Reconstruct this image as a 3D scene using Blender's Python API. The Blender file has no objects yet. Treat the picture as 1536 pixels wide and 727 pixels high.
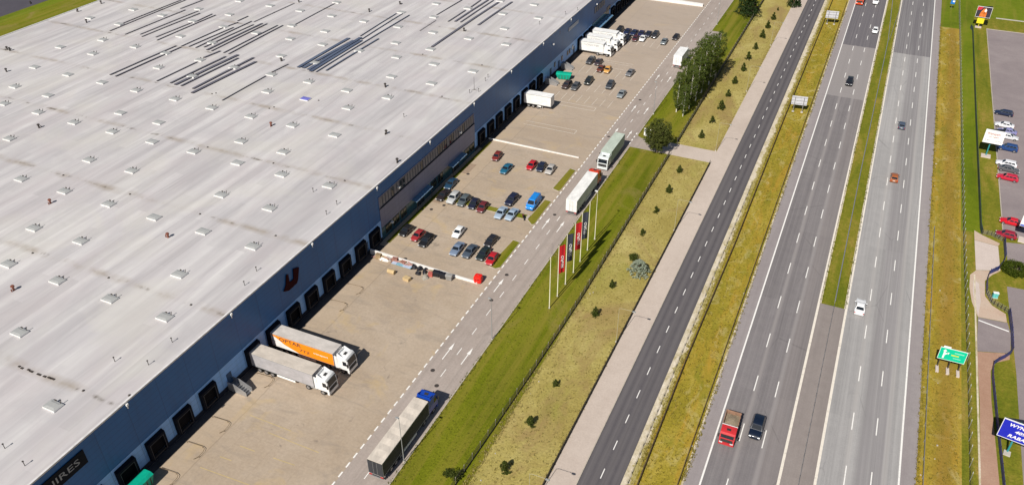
import bpy, bmesh, math, random
from mathutils import Vector, Matrix
random.seed(7)
sc = bpy.context.scene
COL = sc.collection
R = math.radians
PI = math.pi

# ---------------------------------------------------------------- camera model (solved from the photograph)
H = 100.0
FPX = 1208.867
CR = Vector((0.90994843, 0.41470462, -0.00373298))
CU = Vector((-0.23290609, 0.51845081, 0.82277793))
CF = Vector((-0.34314518, 0.74781605, -0.56835073))
def at(x, y, z=0.0):
    d = CF + CR * ((x - 768) / FPX) - CU * ((y - 363.5) / FPX)
    t = (z - H) / d.z
    return Vector((d.x * t, d.y * t, z))
def atX(x, y, X):
    d = CF + CR * ((x - 768) / FPX) - CU * ((y - 363.5) / FPX)
    t = X / d.x
    return Vector((X, d.y * t, H + d.z * t))

# ---------------------------------------------------------------- scene object helpers
def tag(o, label=None, cat=None, group=None, kind=None):
    if label: o['label'] = label
    if cat: o['category'] = cat
    if group: o['group'] = group
    if kind: o['kind'] = kind
    return o
def empty(name, loc, rz=0.0, scale=1.0):
    o = bpy.data.objects.new(name, None); COL.objects.link(o)
    o.location = loc; o.rotation_euler = (0, 0, rz); o.scale = (scale,) * 3
    o.empty_display_size = 0.3
    return o
def thing(name, loc, label, cat, group=None, rz=0.0, scale=1.0):
    return tag(empty(name, loc, rz, scale), label, cat, group)
def link(name, mesh, parent=None, color=None):
    o = bpy.data.objects.new(name, mesh); COL.objects.link(o)
    if parent: o.parent = parent
    if color: o.color = color
    return o
_kids = {}
def copy_tree(o, kids, parent=None):
    c = o.copy(); COL.objects.link(c)
    c.parent = parent
    for ch in kids.get(o.name, ()): copy_tree(ch, kids, c)
    return c
def kidmap(root):
    m = {}
    def go(o):
        ch = list(o.children)
        m[o.name] = ch
        for k in ch: go(k)
    go(root)
    return m

class MB:
    def __init__(s): s.v = []; s.f = []; s.m = []
    def add(s, vs, fs, m=0):
        b = len(s.v); s.v += [tuple(v) for v in vs]
        for f in fs: s.f.append([b + i for i in f]); s.m.append(m)
        return s
    def box(s, c, d, m=0, rz=0.0, taper=1.0):
        cx, cy, cz = c; x, y, z = d[0] / 2, d[1] / 2, d[2] / 2
        vs = []
        ca, sa = math.cos(rz), math.sin(rz)
        for k, (sx, sy, sz) in enumerate(((-1,-1,-1),(1,-1,-1),(1,1,-1),(-1,1,-1),(-1,-1,1),(1,-1,1),(1,1,1),(-1,1,1))):
            t = taper if sz > 0 else 1.0
            px, py = sx * x * t, sy * y * t
            vs.append((cx + px * ca - py * sa, cy + px * sa + py * ca, cz + sz * z))
        return s.add(vs, [(0,3,2,1),(4,5,6,7),(0,1,5,4),(1,2,6,5),(2,3,7,6),(3,0,4,7)], m)
    def b2(s, x0, x1, y0, y1, z0, z1, m=0):
        return s.box(((x0+x1)/2,(y0+y1)/2,(z0+z1)/2), (abs(x1-x0),abs(y1-y0),abs(z1-z0)), m)
    def quad(s, a, b, c, d, m=0): return s.add([a,b,c,d], [(0,1,2,3)], m)
    def poly(s, pts, m=0): return s.add(pts, [tuple(range(len(pts)))], m)
    def prism(s, pts, off, m=0):
        n = len(pts); off = Vector(off)
        a = [Vector(p) for p in pts]; b = [p + off for p in a]
        fs = [tuple(reversed(range(n))), tuple(range(n, 2*n))]
        for i in range(n):
            j = (i+1) % n; fs.append((i, j, n+j, n+i))
        return s.add(a + b, fs, m)
    def tube(s, p0, p1, r0, r1=None, n=8, m=0, cap=True):
        p0, p1 = Vector(p0), Vector(p1); r1 = r0 if r1 is None else r1
        d = (p1 - p0).normalized()
        u = d.orthogonal().normalized(); w = d.cross(u)
        vs = []
        for p, r in ((p0, r0), (p1, r1)):
            for i in range(n):
                a = 2*PI*i/n; vs.append(p + u*(r*math.cos(a)) + w*(r*math.sin(a)))
        fs = [(i, (i+1)%n, n+(i+1)%n, n+i) for i in range(n)]
        if cap: fs += [tuple(reversed(range(n))), tuple(range(n, 2*n))]
        return s.add(vs, fs, m)
    def path(s, pts, r, n=6, m=0):
        for a, b in zip(pts, pts[1:]): s.tube(a, b, r, r, n, m)
        return s
    def rings(s, rings, m=0, cap=True):
        n = len(rings[0]); vs = [p for r in rings for p in r]; fs = []
        for k in range(len(rings)-1):
            for i in range(n):
                j = (i+1) % n
                fs.append((k*n+i, k*n+j, (k+1)*n+j, (k+1)*n+i))
        if cap: fs += [tuple(reversed(range(n))), tuple(range((len(rings)-1)*n, len(rings)*n))]
        return s.add(vs, fs, m)
    def mesh(s, name, mats, smooth=False, bevel=0.0):
        me = bpy.data.meshes.new(name); me.from_pydata(s.v, [], s.f)
        if not isinstance(mats, (list, tuple)): mats = [mats]
        for mt in mats: me.materials.append(mt)
        for p, mi in zip(me.polygons, s.m): p.material_index = mi
        bm = bmesh.new(); bm.from_mesh(me)
        bmesh.ops.recalc_face_normals(bm, faces=bm.faces)
        if bevel:
            bmesh.ops.bevel(bm, geom=list(bm.edges), offset=bevel, segments=1, affect='EDGES', clamp_overlap=True)
        bm.to_mesh(me); bm.free()
        if smooth:
            for p in me.polygons: p.use_smooth = True
            try: me.set_sharp_from_angle(angle=R(smooth if smooth is not True else 38))
            except Exception: pass
        me.update()
        return me
    def build(s, name, mats, parent=None, smooth=False, bevel=0.0, color=None):
        return link(name, s.mesh(name, mats, smooth, bevel), parent, color)

# ---------------------------------------------------------------- materials
class N:
    def __init__(s, name):
        s.mat = bpy.data.materials.new(name); s.mat.use_nodes = True
        s.nt = s.mat.node_tree; s.b = s.nt.nodes['Principled BSDF']
    def n(s, t, **kw):
        x = s.nt.nodes.new(t)
        for k, v in kw.items(): setattr(x, k, v)
        return x
    def l(s, a, b): s.nt.links.new(a, b)
    def pos(s, scale=(1,1,1), rz=0.0, obj=False, loc=(0,0,0)):
        mp = s.n('ShaderNodeMapping'); mp.inputs['Scale'].default_value = scale
        mp.inputs['Rotation'].default_value = (0,0,rz); mp.inputs['Location'].default_value = loc
        if obj: s.l(s.n('ShaderNodeTexCoord').outputs['Object'], mp.inputs['Vector'])
        else: s.l(s.n('ShaderNodeNewGeometry').outputs['Position'], mp.inputs['Vector'])
        return mp.outputs[0]
    def noise(s, vec, scale=1.0, detail=4.0, rough=0.55, dist=0.0):
        x = s.n('ShaderNodeTexNoise'); x.inputs['Scale'].default_value = scale
        x.inputs['Detail'].default_value = detail; x.inputs['Roughness'].default_value = rough
        x.inputs['Distortion'].default_value = dist
        s.l(vec, x.inputs['Vector']); return x.outputs['Fac']
    def ramp(s, fac, stops, interp='LINEAR'):
        x = s.n('ShaderNodeValToRGB'); x.color_ramp.interpolation = interp
        el = x.color_ramp.elements
        while len(el) > 1: el.remove(el[-1])
        for i, (p, c) in enumerate(stops):
            e = el[0] if i == 0 else el.new(p)
            e.position = p
            e.color = (c, c, c, 1) if isinstance(c, (int, float)) else (*c, 1)
        s.l(fac, x.inputs['Fac']); return x.outputs['Color']
    def mix(s, fac, a, b, mode='MIX'):
        x = s.n('ShaderNodeMix', data_type='RGBA', blend_type=mode)
        for sock, v in ((x.inputs[0], fac), (x.inputs[6], a), (x.inputs[7], b)):
            if isinstance(v, (int, float)): sock.default_value = v
            elif isinstance(v, (tuple, list)): sock.default_value = (*v, 1) if len(v) == 3 else v
            else: s.l(v, sock)
        return x.outputs[2]
    def math(s, op, a, b=0.0, c=None, clamp=False):
        x = s.n('ShaderNodeMath', operation=op, use_clamp=clamp)
        for i, v in enumerate((a, b) if c is None else (a, b, c)):
            if isinstance(v, (int, float)): x.inputs[i].default_value = v
            else: s.l(v, x.inputs[i])
        return x.outputs[0]
    def xyz(s, vec):
        x = s.n('ShaderNodeSeparateXYZ'); s.l(vec, x.inputs[0]); return x.outputs
    def out(s, col, rough=0.8, bump=None, bstr=0.3, bdist=0.05, spec=0.3):
        if isinstance(col, tuple): s.b.inputs['Base Color'].default_value = (*col, 1)
        else: s.l(col, s.b.inputs['Base Color'])
        if isinstance(rough, (int, float)): s.b.inputs['Roughness'].default_value = rough
        else: s.l(rough, s.b.inputs['Roughness'])
        s.b.inputs['Specular IOR Level'].default_value = spec
        if bump is not None:
            bp = s.n('ShaderNodeBump'); bp.inputs['Strength'].default_value = bstr
            bp.inputs['Distance'].default_value = bdist
            s.l(bump, bp.inputs['Height']); s.l(bp.outputs[0], s.b.inputs['Normal'])
        return s.mat

def simple(name, c, rough=0.6, metal=0.0, var=0.14, scale=1.3, spec=0.4, coat=0.0):
    k = N(name)
    f = k.noise(k.pos(obj=True), scale, 5, 0.6)
    c1 = tuple(max(0, x*(1-var)) for x in c); c2 = tuple(min(1, x*(1+var)) for x in c)
    k.b.inputs['Metallic'].default_value = metal
    if coat: k.b.inputs['Coat Weight'].default_value = coat; k.b.inputs['Coat Roughness'].default_value = 0.05
    return k.out(k.ramp(f, [(0.3, c1), (0.7, c2)]), rough, spec=spec)

def patchy(name, cs, s1, s2, stretch=(1,1,1), fine=2.5, finev=0.25, rough=0.9, extra=None, bump=0.0, dist=0.6):
    """ground surface: large patches of colours cs, smaller mottling and fine grain"""
    k = N(name)
    p = k.pos(stretch)
    a = k.noise(p, s1, 5, 0.6, dist); b = k.noise(k.pos((1,1,1)), s2, 4, 0.6)
    f = k.math('ADD', k.math('MULTIPLY', a, 0.7), k.math('MULTIPLY', b, 0.3))
    n = len(cs); lo, hi = 0.36, 0.64
    col = k.ramp(f, [(lo + (hi-lo)*i/(n-1), c) for i, c in enumerate(cs)])
    g = k.noise(k.pos((1,1,1)), fine, 3, 0.7)
    col = k.mix(1.0, col, k.ramp(g, [(0.28, 1-finev), (0.72, 1+finev)]), 'MULTIPLY')
    if extra: col = extra(k, col)
    return k.out(col, rough, bump=(g if bump else None), bstr=bump, bdist=0.15, spec=0.15)

M = {}
def band(k, sep_axis, centre, half, soft):
    """1 inside |axis-centre|<half"""
    d = k.math('ABSOLUTE', k.math('SUBTRACT', sep_axis, centre))
    return k.math('SUBTRACT', 1.0, k.math('DIVIDE', k.math('SUBTRACT', d, half), soft), clamp=True)

# --- grass and soil
def stripes(k, col):
    p = k.xyz(k.pos((1,1,1)))
    w = k.noise(k.pos((0.55, 0.016, 1), rz=0.03), 1.0, 3, 0.6, 0.3)
    col = k.mix(k.ramp(w, [(0.42, 0.0), (0.62, 0.7)]), col, (0.215,0.18,0.026))
    w2 = k.noise(k.pos((1,1,1), loc=(13,5,0)), 0.10, 5, 0.65, 0.8)
    return k.mix(k.ramp(w2, [(0.55, 0.0), (0.72, 0.65)]), col, (0.24,0.18,0.06))
M['verge'] = patchy('mown_grass', [(0.088,0.106,0.003),(0.126,0.143,0.005),(0.162,0.170,0.010)], 0.09, 0.5, (1,0.35,1), 3.0, 0.28, extra=stripes, bump=0.6)
M['bright'] = patchy('lush_grass', [(0.09,0.125,0.004),(0.125,0.165,0.006),(0.17,0.19,0.014)], 0.06, 0.4, (1,0.3,1), 3.0, 0.22, extra=lambda k,c: k.mix(k.ramp(k.noise(k.pos((0.5,0.03,1)),1.0,4,0.6),[(0.5,0.0),(0.7,0.5)]), c, (0.22,0.19,0.03)), bump=0.6)
def brownp(k, col):
    w = k.noise(k.pos((1,0.6,1)), 0.09, 5, 0.62, 1.0)
    col = k.mix(k.ramp(w, [(0.47, 0.0), (0.62, 0.8)]), col, (0.28, 0.195, 0.08))
    g = k.noise(k.pos((1,0.5,1), loc=(40,3,0)), 0.12, 5, 0.6, 0.6)
    return k.mix(k.ramp(g, [(0.54, 0.0), (0.68, 0.5)]), col, (0.23, 0.225, 0.035))
M['dry'] = patchy('dry_grass', [(0.295,0.235,0.066),(0.35,0.287,0.09),(0.42,0.355,0.13)], 0.12, 0.6, (1,0.5,1), 2.6, 0.24, extra=brownp, bump=0.6)
def ochre(k, col):
    w = k.noise(k.pos((0.5,0.07,1)), 1.0, 5, 0.6, 0.7)
    col = k.mix(k.ramp(w, [(0.5, 0.0), (0.66, 0.75)]), col, (0.37, 0.23, 0.03))
    g = k.noise(k.pos((1,0.3,1), loc=(9,30,0)), 0.3, 5, 0.6, 0.6)
    col = k.mix(k.ramp(g, [(0.56, 0.0), (0.68, 0.5)]), col, (0.14, 0.16, 0.012))
    u = k.noise(k.pos((1,0.6,1), loc=(90,3,0)), 0.35, 5, 0.65, 0.9)
    return k.mix(k.ramp(u, [(0.54, 0.0), (0.68, 0.65)]), col, (0.44,0.37,0.16))
M['ochre'] = patchy('sunburnt_grass', [(0.21,0.175,0.018),(0.28,0.22,0.025),(0.36,0.28,0.05)], 0.2, 0.8, (1,0.35,1), 2.6, 0.26, extra=ochre, bump=0.6)
def ditch(k, col):
    p = k.xyz(k.pos((1,1,1)))
    wob = k.math('MULTIPLY', k.math('SUBTRACT', k.noise(k.pos((1,1,1)), 0.05, 3), 0.5), 1.6)
    m = band(k, k.math('ADD', p[0], wob), 26.2, 0.5, 1.6)
    return k.mix(k.math('MULTIPLY', m, 0.6), ochre(k, col), (0.25,0.15,0.03))
M['ochre_ditch'] = patchy('sunburnt_grass_with_ditch', [(0.22,0.175,0.018),(0.29,0.215,0.026),(0.36,0.26,0.045)], 0.2, 0.8, (1,0.3,1), 2.6, 0.26, extra=ditch, bump=0.6)
M['median'] = patchy('median_grass', [(0.11,0.13,0.008),(0.17,0.165,0.015),(0.27,0.20,0.04)], 0.25, 0.8, (1,0.22,1), 2.6, 0.26, bump=0.6)
M['field'] = patchy('rough_field', [(0.10,0.13,0.006),(0.14,0.16,0.012),(0.21,0.19,0.03)], 0.03, 0.2, (1,1,1), 1.5, 0.25, bump=0.6)
def ragged(k, col):
    p = k.xyz(k.pos((1,1,1)))
    n_ = k.noise(k.pos((0.5,0.35,1), loc=(5,5,0)), 1.0, 5, 0.7)
    t = k.math('ADD', k.math('DIVIDE', k.math('SUBTRACT', p[0], -17.4), 0.9), k.math('MULTIPLY', k.math('SUBTRACT', n_, 0.5), 4.5))
    m = k.math('MULTIPLY', k.math('GREATER_THAN', t, 0.0), k.math('LESS_THAN', k.math('ABSOLUTE', k.math('SUBTRACT', p[0], -17.2)), 2.0))
    return k.mix(k.math('MULTIPLY', m, 0.8), col, (0.30,0.25,0.055))
M['gravel_strip'] = patchy('pale_gravel', [(0.38,0.32,0.18),(0.55,0.48,0.36),(0.64,0.57,0.46)], 0.6, 2.0, (1,0.5,1), 5.0, 0.2, extra=ragged)

# --- pavements
def yardx(k, col):
    p = k.xyz(k.pos((1,1,1)))
    # slab joints
    def grid(ax, period, w):
        fr = k.math('FRACT', k.math('DIVIDE', ax, period))
        return k.math('LESS_THAN', k.math('ABSOLUTE', k.math('SUBTRACT', fr, 0.5)), w / period / 2)
    j = k.math('MAXIMUM', grid(p[0], 6.2, 0.10), grid(p[1], 6.1, 0.10))
    col = k.mix(k.math('MULTIPLY', j, 0.13), col, (0.18, 0.14, 0.10))
    # apron of paler slabs beside the docks, with its own joint
    ap = k.math('GREATER_THAN', -80.6, p[0])
    col = k.mix(k.math('MULTIPLY', ap, 0.30), col, (0.44,0.335,0.23))
    wl = k.noise(k.pos((1,1,1), loc=(3,8,0)), 0.6, 3, 0.5)
    seam = band(k, p[0], k.math('ADD', -80.6, k.math('MULTIPLY', wl, 0.3)), 0.04, 0.12)
    col = k.mix(k.math('MULTIPLY', seam, 0.35), col, (0.2, 0.15, 0.10))
    # tyre grime
    t = k.noise(k.pos((0.12,0.35,1), rz=0.15), 1.0, 6, 0.65, 1.2)
    col = k.mix(k.ramp(t, [(0.52, 0.0), (0.66, 0.38)]), col, (0.24, 0.205, 0.175))
    tr_ = k.noise(k.pos((0.035,0.75,1), loc=(1,1,0)), 1.0, 4, 0.6, 0.8)
    near_ = k.math('LESS_THAN', p[0], -62.0)
    col = k.mix(k.math('MULTIPLY', near_, k.ramp(tr_, [(0.56, 0.0), (0.68, 0.16)])), col, (0.28,0.23,0.19))
    o = k.noise(k.pos((1,1,1), loc=(7,1,0)), 0.42, 4, 0.6, 0.6)
    col = k.mix(k.ramp(o, [(0.67, 0.0), (0.74, 0.45)]), col, (0.13, 0.11, 0.10))
    y = k.noise(k.pos((1,1,1), loc=(70,1,0)), 0.14, 4, 0.6, 0.6)
    col = k.mix(k.ramp(y, [(0.58, 0.0), (0.7, 0.4)]), col, (0.50, 0.36, 0.17))
    # greyer with distance along the site
    far = k.math('MULTIPLY', k.math('DIVIDE', k.math('SUBTRACT', p[1], 150.0), 110.0, clamp=True), 0.55)
    return k.mix(far, col, (0.37, 0.31, 0.27))
M['yard'] = patchy('yard_concrete', [(0.365,0.288,0.215),(0.398,0.32,0.246),(0.435,0.355,0.28)], 0.05, 0.3, (1,1,1), 2.0, 0.10, 0.9, extra=yardx)
def tracks(centers, half, colr, amt):
    def f(k, col):
        p = k.xyz(k.pos((1,1,1)))
        w = k.math('MULTIPLY', k.math('SUBTRACT', k.noise(k.pos((0.05,0.02,1)), 1.0, 2), 0.5), 0.5)
        ax = k.math('ADD', p[0], w)
        for c in centers:
            m = band(k, ax, c, half*0.3, half)
            col = k.mix(k.math('MULTIPLY', m, amt), col, colr)
        return col
    return f
def chain(*fs):
    def f(k, col):
        for g in fs: col = g(k, col)
        return col
    return f
def streak(sx, amt, c):
    def f(k, col):
        s = k.noise(k.pos((sx, 0.012, 1)), 1.0, 5, 0.7, 0.2)
        return k.mix(k.ramp(s, [(0.45, 0.0), (0.68, amt)]), col, c)
    return f
def grime(k, col):
    o = k.noise(k.pos((1,0.5,1), loc=(17,1,0)), 0.3, 5, 0.65, 0.8)
    return k.mix(k.ramp(o, [(0.58, 0.0), (0.72, 0.4)]), col, (0.18, 0.16, 0.145))
M['lane'] = patchy('lane_asphalt', [(0.315,0.262,0.232),(0.355,0.30,0.27),(0.395,0.34,0.308)], 0.06, 0.4, (1,0.3,1), 2.5, 0.10, extra=chain(streak(1.1,0.4,(0.23,0.2,0.18)), grime))
M['walk'] = patchy('walk_paving', [(0.45,0.375,0.325),(0.495,0.418,0.365),(0.53,0.45,0.395)], 0.1, 0.6, (1,0.4,1), 3.0, 0.07)
M['road'] = patchy('road_asphalt', [(0.082,0.075,0.082),(0.096,0.088,0.096),(0.112,0.103,0.109)], 0.1, 0.6, (1,0.1,1), 4.0, 0.10,
    extra=chain(tracks([-23.9,-22.5,-20.9,-19.3],0.55,(0.155,0.142,0.145),0.55), streak(1.6,0.35,(0.055,0.05,0.055))))
def repairs(k, col):
    v = k.n('ShaderNodeTexVoronoi', feature='DISTANCE_TO_EDGE'); v.inputs['Scale'].default_value = 1.0
    k.l(k.pos((0.09,0.035,1), loc=(2,6,0)), v.inputs['Vector'])
    n_ = k.noise(k.pos((1,1,1), loc=(6,6,0)), 0.06, 3)
    m = k.math('MULTIPLY', k.math('LESS_THAN', v.outputs['Distance'], 0.006), k.ramp(n_, [(0.48, 0.0), (0.56, 0.24)]))
    col = k.mix(m, col, (0.07,0.065,0.068))
    p = k.xyz(k.pos((1,1,1)))
    cell = k.n('ShaderNodeCombineXYZ'); w = k.n('ShaderNodeTexWhiteNoise', noise_dimensions='2D')
    k.l(k.math('FLOOR', k.math('DIVIDE', k.math('ADD', p[0], 7.5), 3.6)), cell.inputs[0]); k.l(k.math('FLOOR', k.math('DIVIDE', p[1], 27.0)), cell.inputs[1])
    k.l(cell.outputs[0], w.inputs['Vector'])
    return k.mix(1.0, col, k.ramp(w.outputs['Value'], [(0.0, 0.94), (1.0, 1.05)]), 'MULTIPLY')
def hwy(name, cs, far_y0, far_y1, fars, cent, light, extra=()):
    def zones(k, col):
        p = k.xyz(k.pos((1,1,1)))
        wob = k.math('MULTIPLY', k.noise(k.pos((0.5,0.5,1)), 1.0, 3), 1.2)
        yy = k.math('ADD', p[1], wob)
        for (y0, y1, c, amt) in fars:
            m = k.math('MULTIPLY', k.math('GREATER_THAN', yy, y0), k.math('LESS_THAN', yy, y1))
            col = k.mix(k.math('MULTIPLY', m, amt), col, c)
        return col
    return patchy(name, cs, 0.05, 0.5, (1,0.08,1), 4.0, 0.09, 0.85,
        extra=chain(*extra, repairs, streak(0.9,0.45,tuple(c*0.72 for c in cs[0])), tracks(cent, 0.42, light, 0.62), zones,
                    streak(2.3,0.3,tuple(c*1.25 for c in cs[-1]))))
def innerlane(k, col):
    p = k.xyz(k.pos((1,1,1)))
    col = k.mix(k.math('MULTIPLY', k.math('GREATER_THAN', p[0], 0.4), 0.4), col, (0.235,0.205,0.195))
    sn_ = k.noise(k.pos((0.05,0.9,1), loc=(3,2,0)), 1.0, 4, 0.6)
    return k.mix(k.ramp(sn_, [(0.66, 0.0), (0.70, 0.22)]), col, (0.28,0.26,0.255))
M['hw_left'] = hwy('motorway_asphalt', [(0.168,0.154,0.160),(0.198,0.182,0.186),(0.226,0.208,0.208)], 0, 0,
    [(240.5,285,(0.30,0.275,0.27),0.7),(285,999,(0.112,0.104,0.118),0.75)], [-3.55,0.05], (0.30,0.275,0.27), extra=(innerlane,))
def rightlanes(k, col):
    p = k.xyz(k.pos((1,1,1)))
    m = band(k, p[0], 15.9, 1.7, 1.0)
    return k.mix(k.math('MULTIPLY', m, 0.7), col, (0.215,0.20,0.207))
M['hw_right'] = hwy('motorway_asphalt_pale', [(0.290,0.28,0.28),(0.332,0.32,0.318),(0.37,0.358,0.352)], 0, 0,
    [(284,999,(0.13,0.12,0.13),0.8)], [12.4,17.9], (0.36,0.34,0.33), extra=(rightlanes,))
M['shoulder'] = patchy('shoulder_asphalt', [(0.25,0.22,0.225),(0.285,0.255,0.258),(0.32,0.29,0.285)], 0.1, 0.6, (1,0.1,1), 4.0, 0.09, extra=streak(1.2,0.4,(0.23,0.2,0.2)))
M['medpave'] = patchy('median_asphalt', [(0.22,0.19,0.18),(0.255,0.222,0.21),(0.29,0.255,0.24)], 0.1, 0.6, (1,0.1,1), 4.0, 0.09, extra=streak(1.2,0.4,(0.2,0.175,0.165)))
M['lot'] = patchy('car_park_asphalt', [(0.225,0.19,0.195),(0.25,0.212,0.215),(0.28,0.24,0.24)], 0.07, 0.5, (1,1,1), 3.0, 0.08)
M['darklot'] = patchy('dark_asphalt', [(0.07,0.065,0.08),(0.085,0.078,0.095)], 0.1, 0.5, (1,1,1), 3.0, 0.1)
M['redpave'] = patchy('red_paving', [(0.34,0.20,0.14),(0.38,0.235,0.17),(0.42,0.28,0.20)], 0.15, 0.8, (1,0.5,1), 4.0, 0.1)
M['pinkpave'] = patchy('pink_paving', [(0.46,0.33,0.25),(0.50,0.38,0.30),(0.50,0.41,0.33)], 0.15, 0.8, (1,1,1), 4.0, 0.08)
M['palepave'] = patchy('pale_paving', [(0.52,0.44,0.40),(0.57,0.49,0.45)], 0.2, 1.0, (1,1,1), 3.0, 0.06)
def worn(name, c, gap):
    k = N(name)
    f = k.noise(k.pos((1,1,1)), 1.6, 6, 0.75)
    return k.out(k.ramp(f, [(0.30, tuple(x*gap for x in c)), (0.46, c), (0.75, tuple(min(1,x*1.06) for x in c))]), 0.7)
M['paint'] = worn('road_paint', (0.78,0.76,0.73), 0.62)
M['paint_old'] = worn('worn_road_paint', (0.62,0.57,0.50), 0.8)
M['paint_edge'] = worn('edge_line_paint', (0.72,0.66,0.58), 0.6)
M['kerb'] = simple('kerb_concrete', (0.42,0.37,0.31), 0.9, var=0.15)
M['concrete'] = simple('concrete', (0.46,0.43,0.39), 0.9, var=0.12)
M['white_wall'] = simple('white_rendered_concrete', (0.72,0.70,0.68), 0.85, var=0.07)

# --- building
def roofmat():
    k = N('roof_membrane')
    p = k.xyz(k.pos((1,1,1)))
    a = k.noise(k.pos((0.34,0.022,1), rz=0.0), 1.0, 6, 0.62, 0.5)
    col = k.ramp(a, [(0.34, (0.415,0.394,0.405)), (0.48, (0.50,0.478,0.486)), (0.64, (0.572,0.553,0.552))])
    b = k.noise(k.pos((0.12,0.05,1), loc=(4,4,0)), 1.0, 5, 0.6, 0.8)
    col = k.mix(k.ramp(b, [(0.46, 0.0), (0.64, 0.55)]), col, (0.465,0.425,0.435))
    cl = k.noise(k.pos((0.07,0.045,1), loc=(51,17,0)), 1.0, 6, 0.65, 1.0)
    col = k.mix(k.ramp(cl, [(0.46, 0.0), (0.66, 0.5)]), col, (0.41,0.395,0.41))
    c = k.noise(k.pos((0.05,0.05,1), loc=(31,7,0)), 1.0, 4, 0.6, 0.6)
    col = k.mix(k.ramp(c, [(0.5, 0.0), (0.66, 0.32)]), col, (0.57,0.55,0.49))
    # individual membrane widths, each a little different
    w = k.n('ShaderNodeTexWhiteNoise', noise_dimensions='2D')
    cell = k.n('ShaderNodeCombineXYZ')
    k.l(k.math('FLOOR', k.math('DIVIDE', p[0], 2.08)), cell.inputs[0])
    k.l(k.math('FLOOR', k.math('DIVIDE', k.math('ADD', p[1], k.math('MULTIPLY', k.math('FLOOR', k.math('DIVIDE', p[0], 2.08)), 7.3)), 23.0)), cell.inputs[1])
    k.l(cell.outputs[0], w.inputs['Vector'])
    col = k.mix(1.0, col, k.ramp(w.outputs['Value'], [(0.0, 0.93), (1.0, 1.05)]), 'MULTIPLY')
    # lap seams
    fr = k.math('FRACT', k.math('DIVIDE', p[0], 2.08))
    seam = k.math('LESS_THAN', fr, 0.04)
    sn = k.ramp(k.noise(k.pos((0.3,0.05,1)), 1.0, 3), [(0.5, 0.0), (0.66, 0.28)])
    col = k.mix(k.math('MULTIPLY', seam, sn), col, (0.36,0.33,0.33))
    # valley gutters every 22.6 m with silt
    yy = k.math('ADD', p[1], k.math('MULTIPLY', k.math('SUBTRACT', k.noise(k.pos((0.15,0.15,1)), 1.0, 3), 0.5), 1.2))
    fy = k.math('FRACT', k.math('DIVIDE', k.math('SUBTRACT', yy, 51.7 - 11.3), 22.62))
    dd = k.math('MULTIPLY', k.math('ABSOLUTE', k.math('SUBTRACT', fy, 0.5)), 22.62)
    wide = k.math('SUBTRACT', 1.0, k.math('DIVIDE', dd, 1.3), clamp=True)
    sm = k.noise(k.pos((0.11,0.09,1), loc=(2,9,0)), 1.0, 5, 0.65)
    col = k.mix(k.math('MULTIPLY', wide, k.ramp(sm, [(0.47, 0.08), (0.62, 0.75)])), col, (0.31,0.26,0.21))
    thin = k.math('SUBTRACT', 1.0, k.math('DIVIDE', dd, 0.5), clamp=True)
    sm2 = k.noise(k.pos((0.2,0.07,1), loc=(22,19,0)), 1.0, 5, 0.7)
    col = k.mix(k.math('MULTIPLY', thin, k.ramp(sm2, [(0.55, 0.0), (0.64, 0.85)])), col, (0.12,0.10,0.08))
    # specks
    v = k.noise(k.pos((1,1,1)), 0.9, 6, 0.8)
    col = k.mix(k.ramp(v, [(0.66, 0.0), (0.78, 0.35)]), col, (0.35,0.31,0.30))
    return k.out(col, 0.7, spec=0.3)
M['roof'] = roofmat()
def clad(name, c, period=1.05, var=0.08, rough=0.45):
    k = N(name)
    p = k.xyz(k.pos((1,1,1)))
    f = k.noise(k.pos((1,0.3,0.15)), 0.5, 5, 0.6)
    col = k.ramp(f, [(0.3, tuple(x*(1-var) for x in c)), (0.7, tuple(x*(1+var) for x in c))])
    dr = k.noise(k.pos((1,0.9,0.06), loc=(3,3,0)), 1.0, 5, 0.65)
    col = k.mix(k.ramp(dr, [(0.5, 0.0), (0.68, 0.35)]), col, tuple(x*0.6+0.012 for x in c))
    fr = k.math('FRACT', k.math('DIVIDE', p[2], period))
    col = k.mix(k.math('MULTIPLY', k.math('LESS_THAN', fr, 0.06), 0.55), col, tuple(x*0.45 for x in c))
    fy = k.math('FRACT', k.math('DIVIDE', p[1], 5.82))
    col = k.mix(k.math('MULTIPLY', k.math('LESS_THAN', fy, 0.02), 0.55), col, tuple(x*0.5 for x in c))
    return k.out(col, rough, spec=0.4)
M['clad_dark'] = clad('blue_grey_cladding', (0.010,0.114,0.335))
M['clad_light'] = clad('pale_cladding', (0.23,0.46,0.86))
M['clad_office'] = clad('grey_cladding', (0.19,0.20,0.30), 1.3)
M['plinth'] = simple('dark_plinth', (0.012,0.016,0.03), 0.9)
M['sign_back'] = simple('sign_back_paint', (0.50,0.50,0.55), 0.6)
M['canopy_bar'] = simple('canopy_bar', (0.13,0.21,0.31), 0.5)
M['trim'] = simple('edge_trim', (0.62,0.60,0.60), 0.5)
M['black'] = simple('black_rubber', (0.007,0.009,0.016), 0.85, spec=0.1)
M['dock_in'] = simple('dock_door_steel', (0.006,0.006,0.009), 0.8, var=0.4, scale=0.8, spec=0.1)
M['glass'] = simple('dark_glass', (0.02,0.028,0.035), 0.06, var=0.2, spec=0.6)
M['blind'] = simple('window_blind', (0.21,0.20,0.215), 0.5, var=0.2)
M['canopy'] = simple('canopy_glass', (0.10,0.22,0.36), 0.25, var=0.1)
M['teal_glass'] = simple('teal_glass', (0.03,0.09,0.12), 0.15, var=0.3)
M['sky_white'] = simple('skylight_dome', (0.37,0.375,0.37), 0.4, var=0.06)
M['sky_side'] = simple('skylight_kerb', (0.70,0.69,0.68), 0.5, var=0.05)
M['sky_blue'] = simple('skylight_blue', (0.16,0.16,0.5), 0.4)
M['vent'] = simple('rusty_vent', (0.20,0.07,0.045), 0.7)
M['solar'] = None
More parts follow.
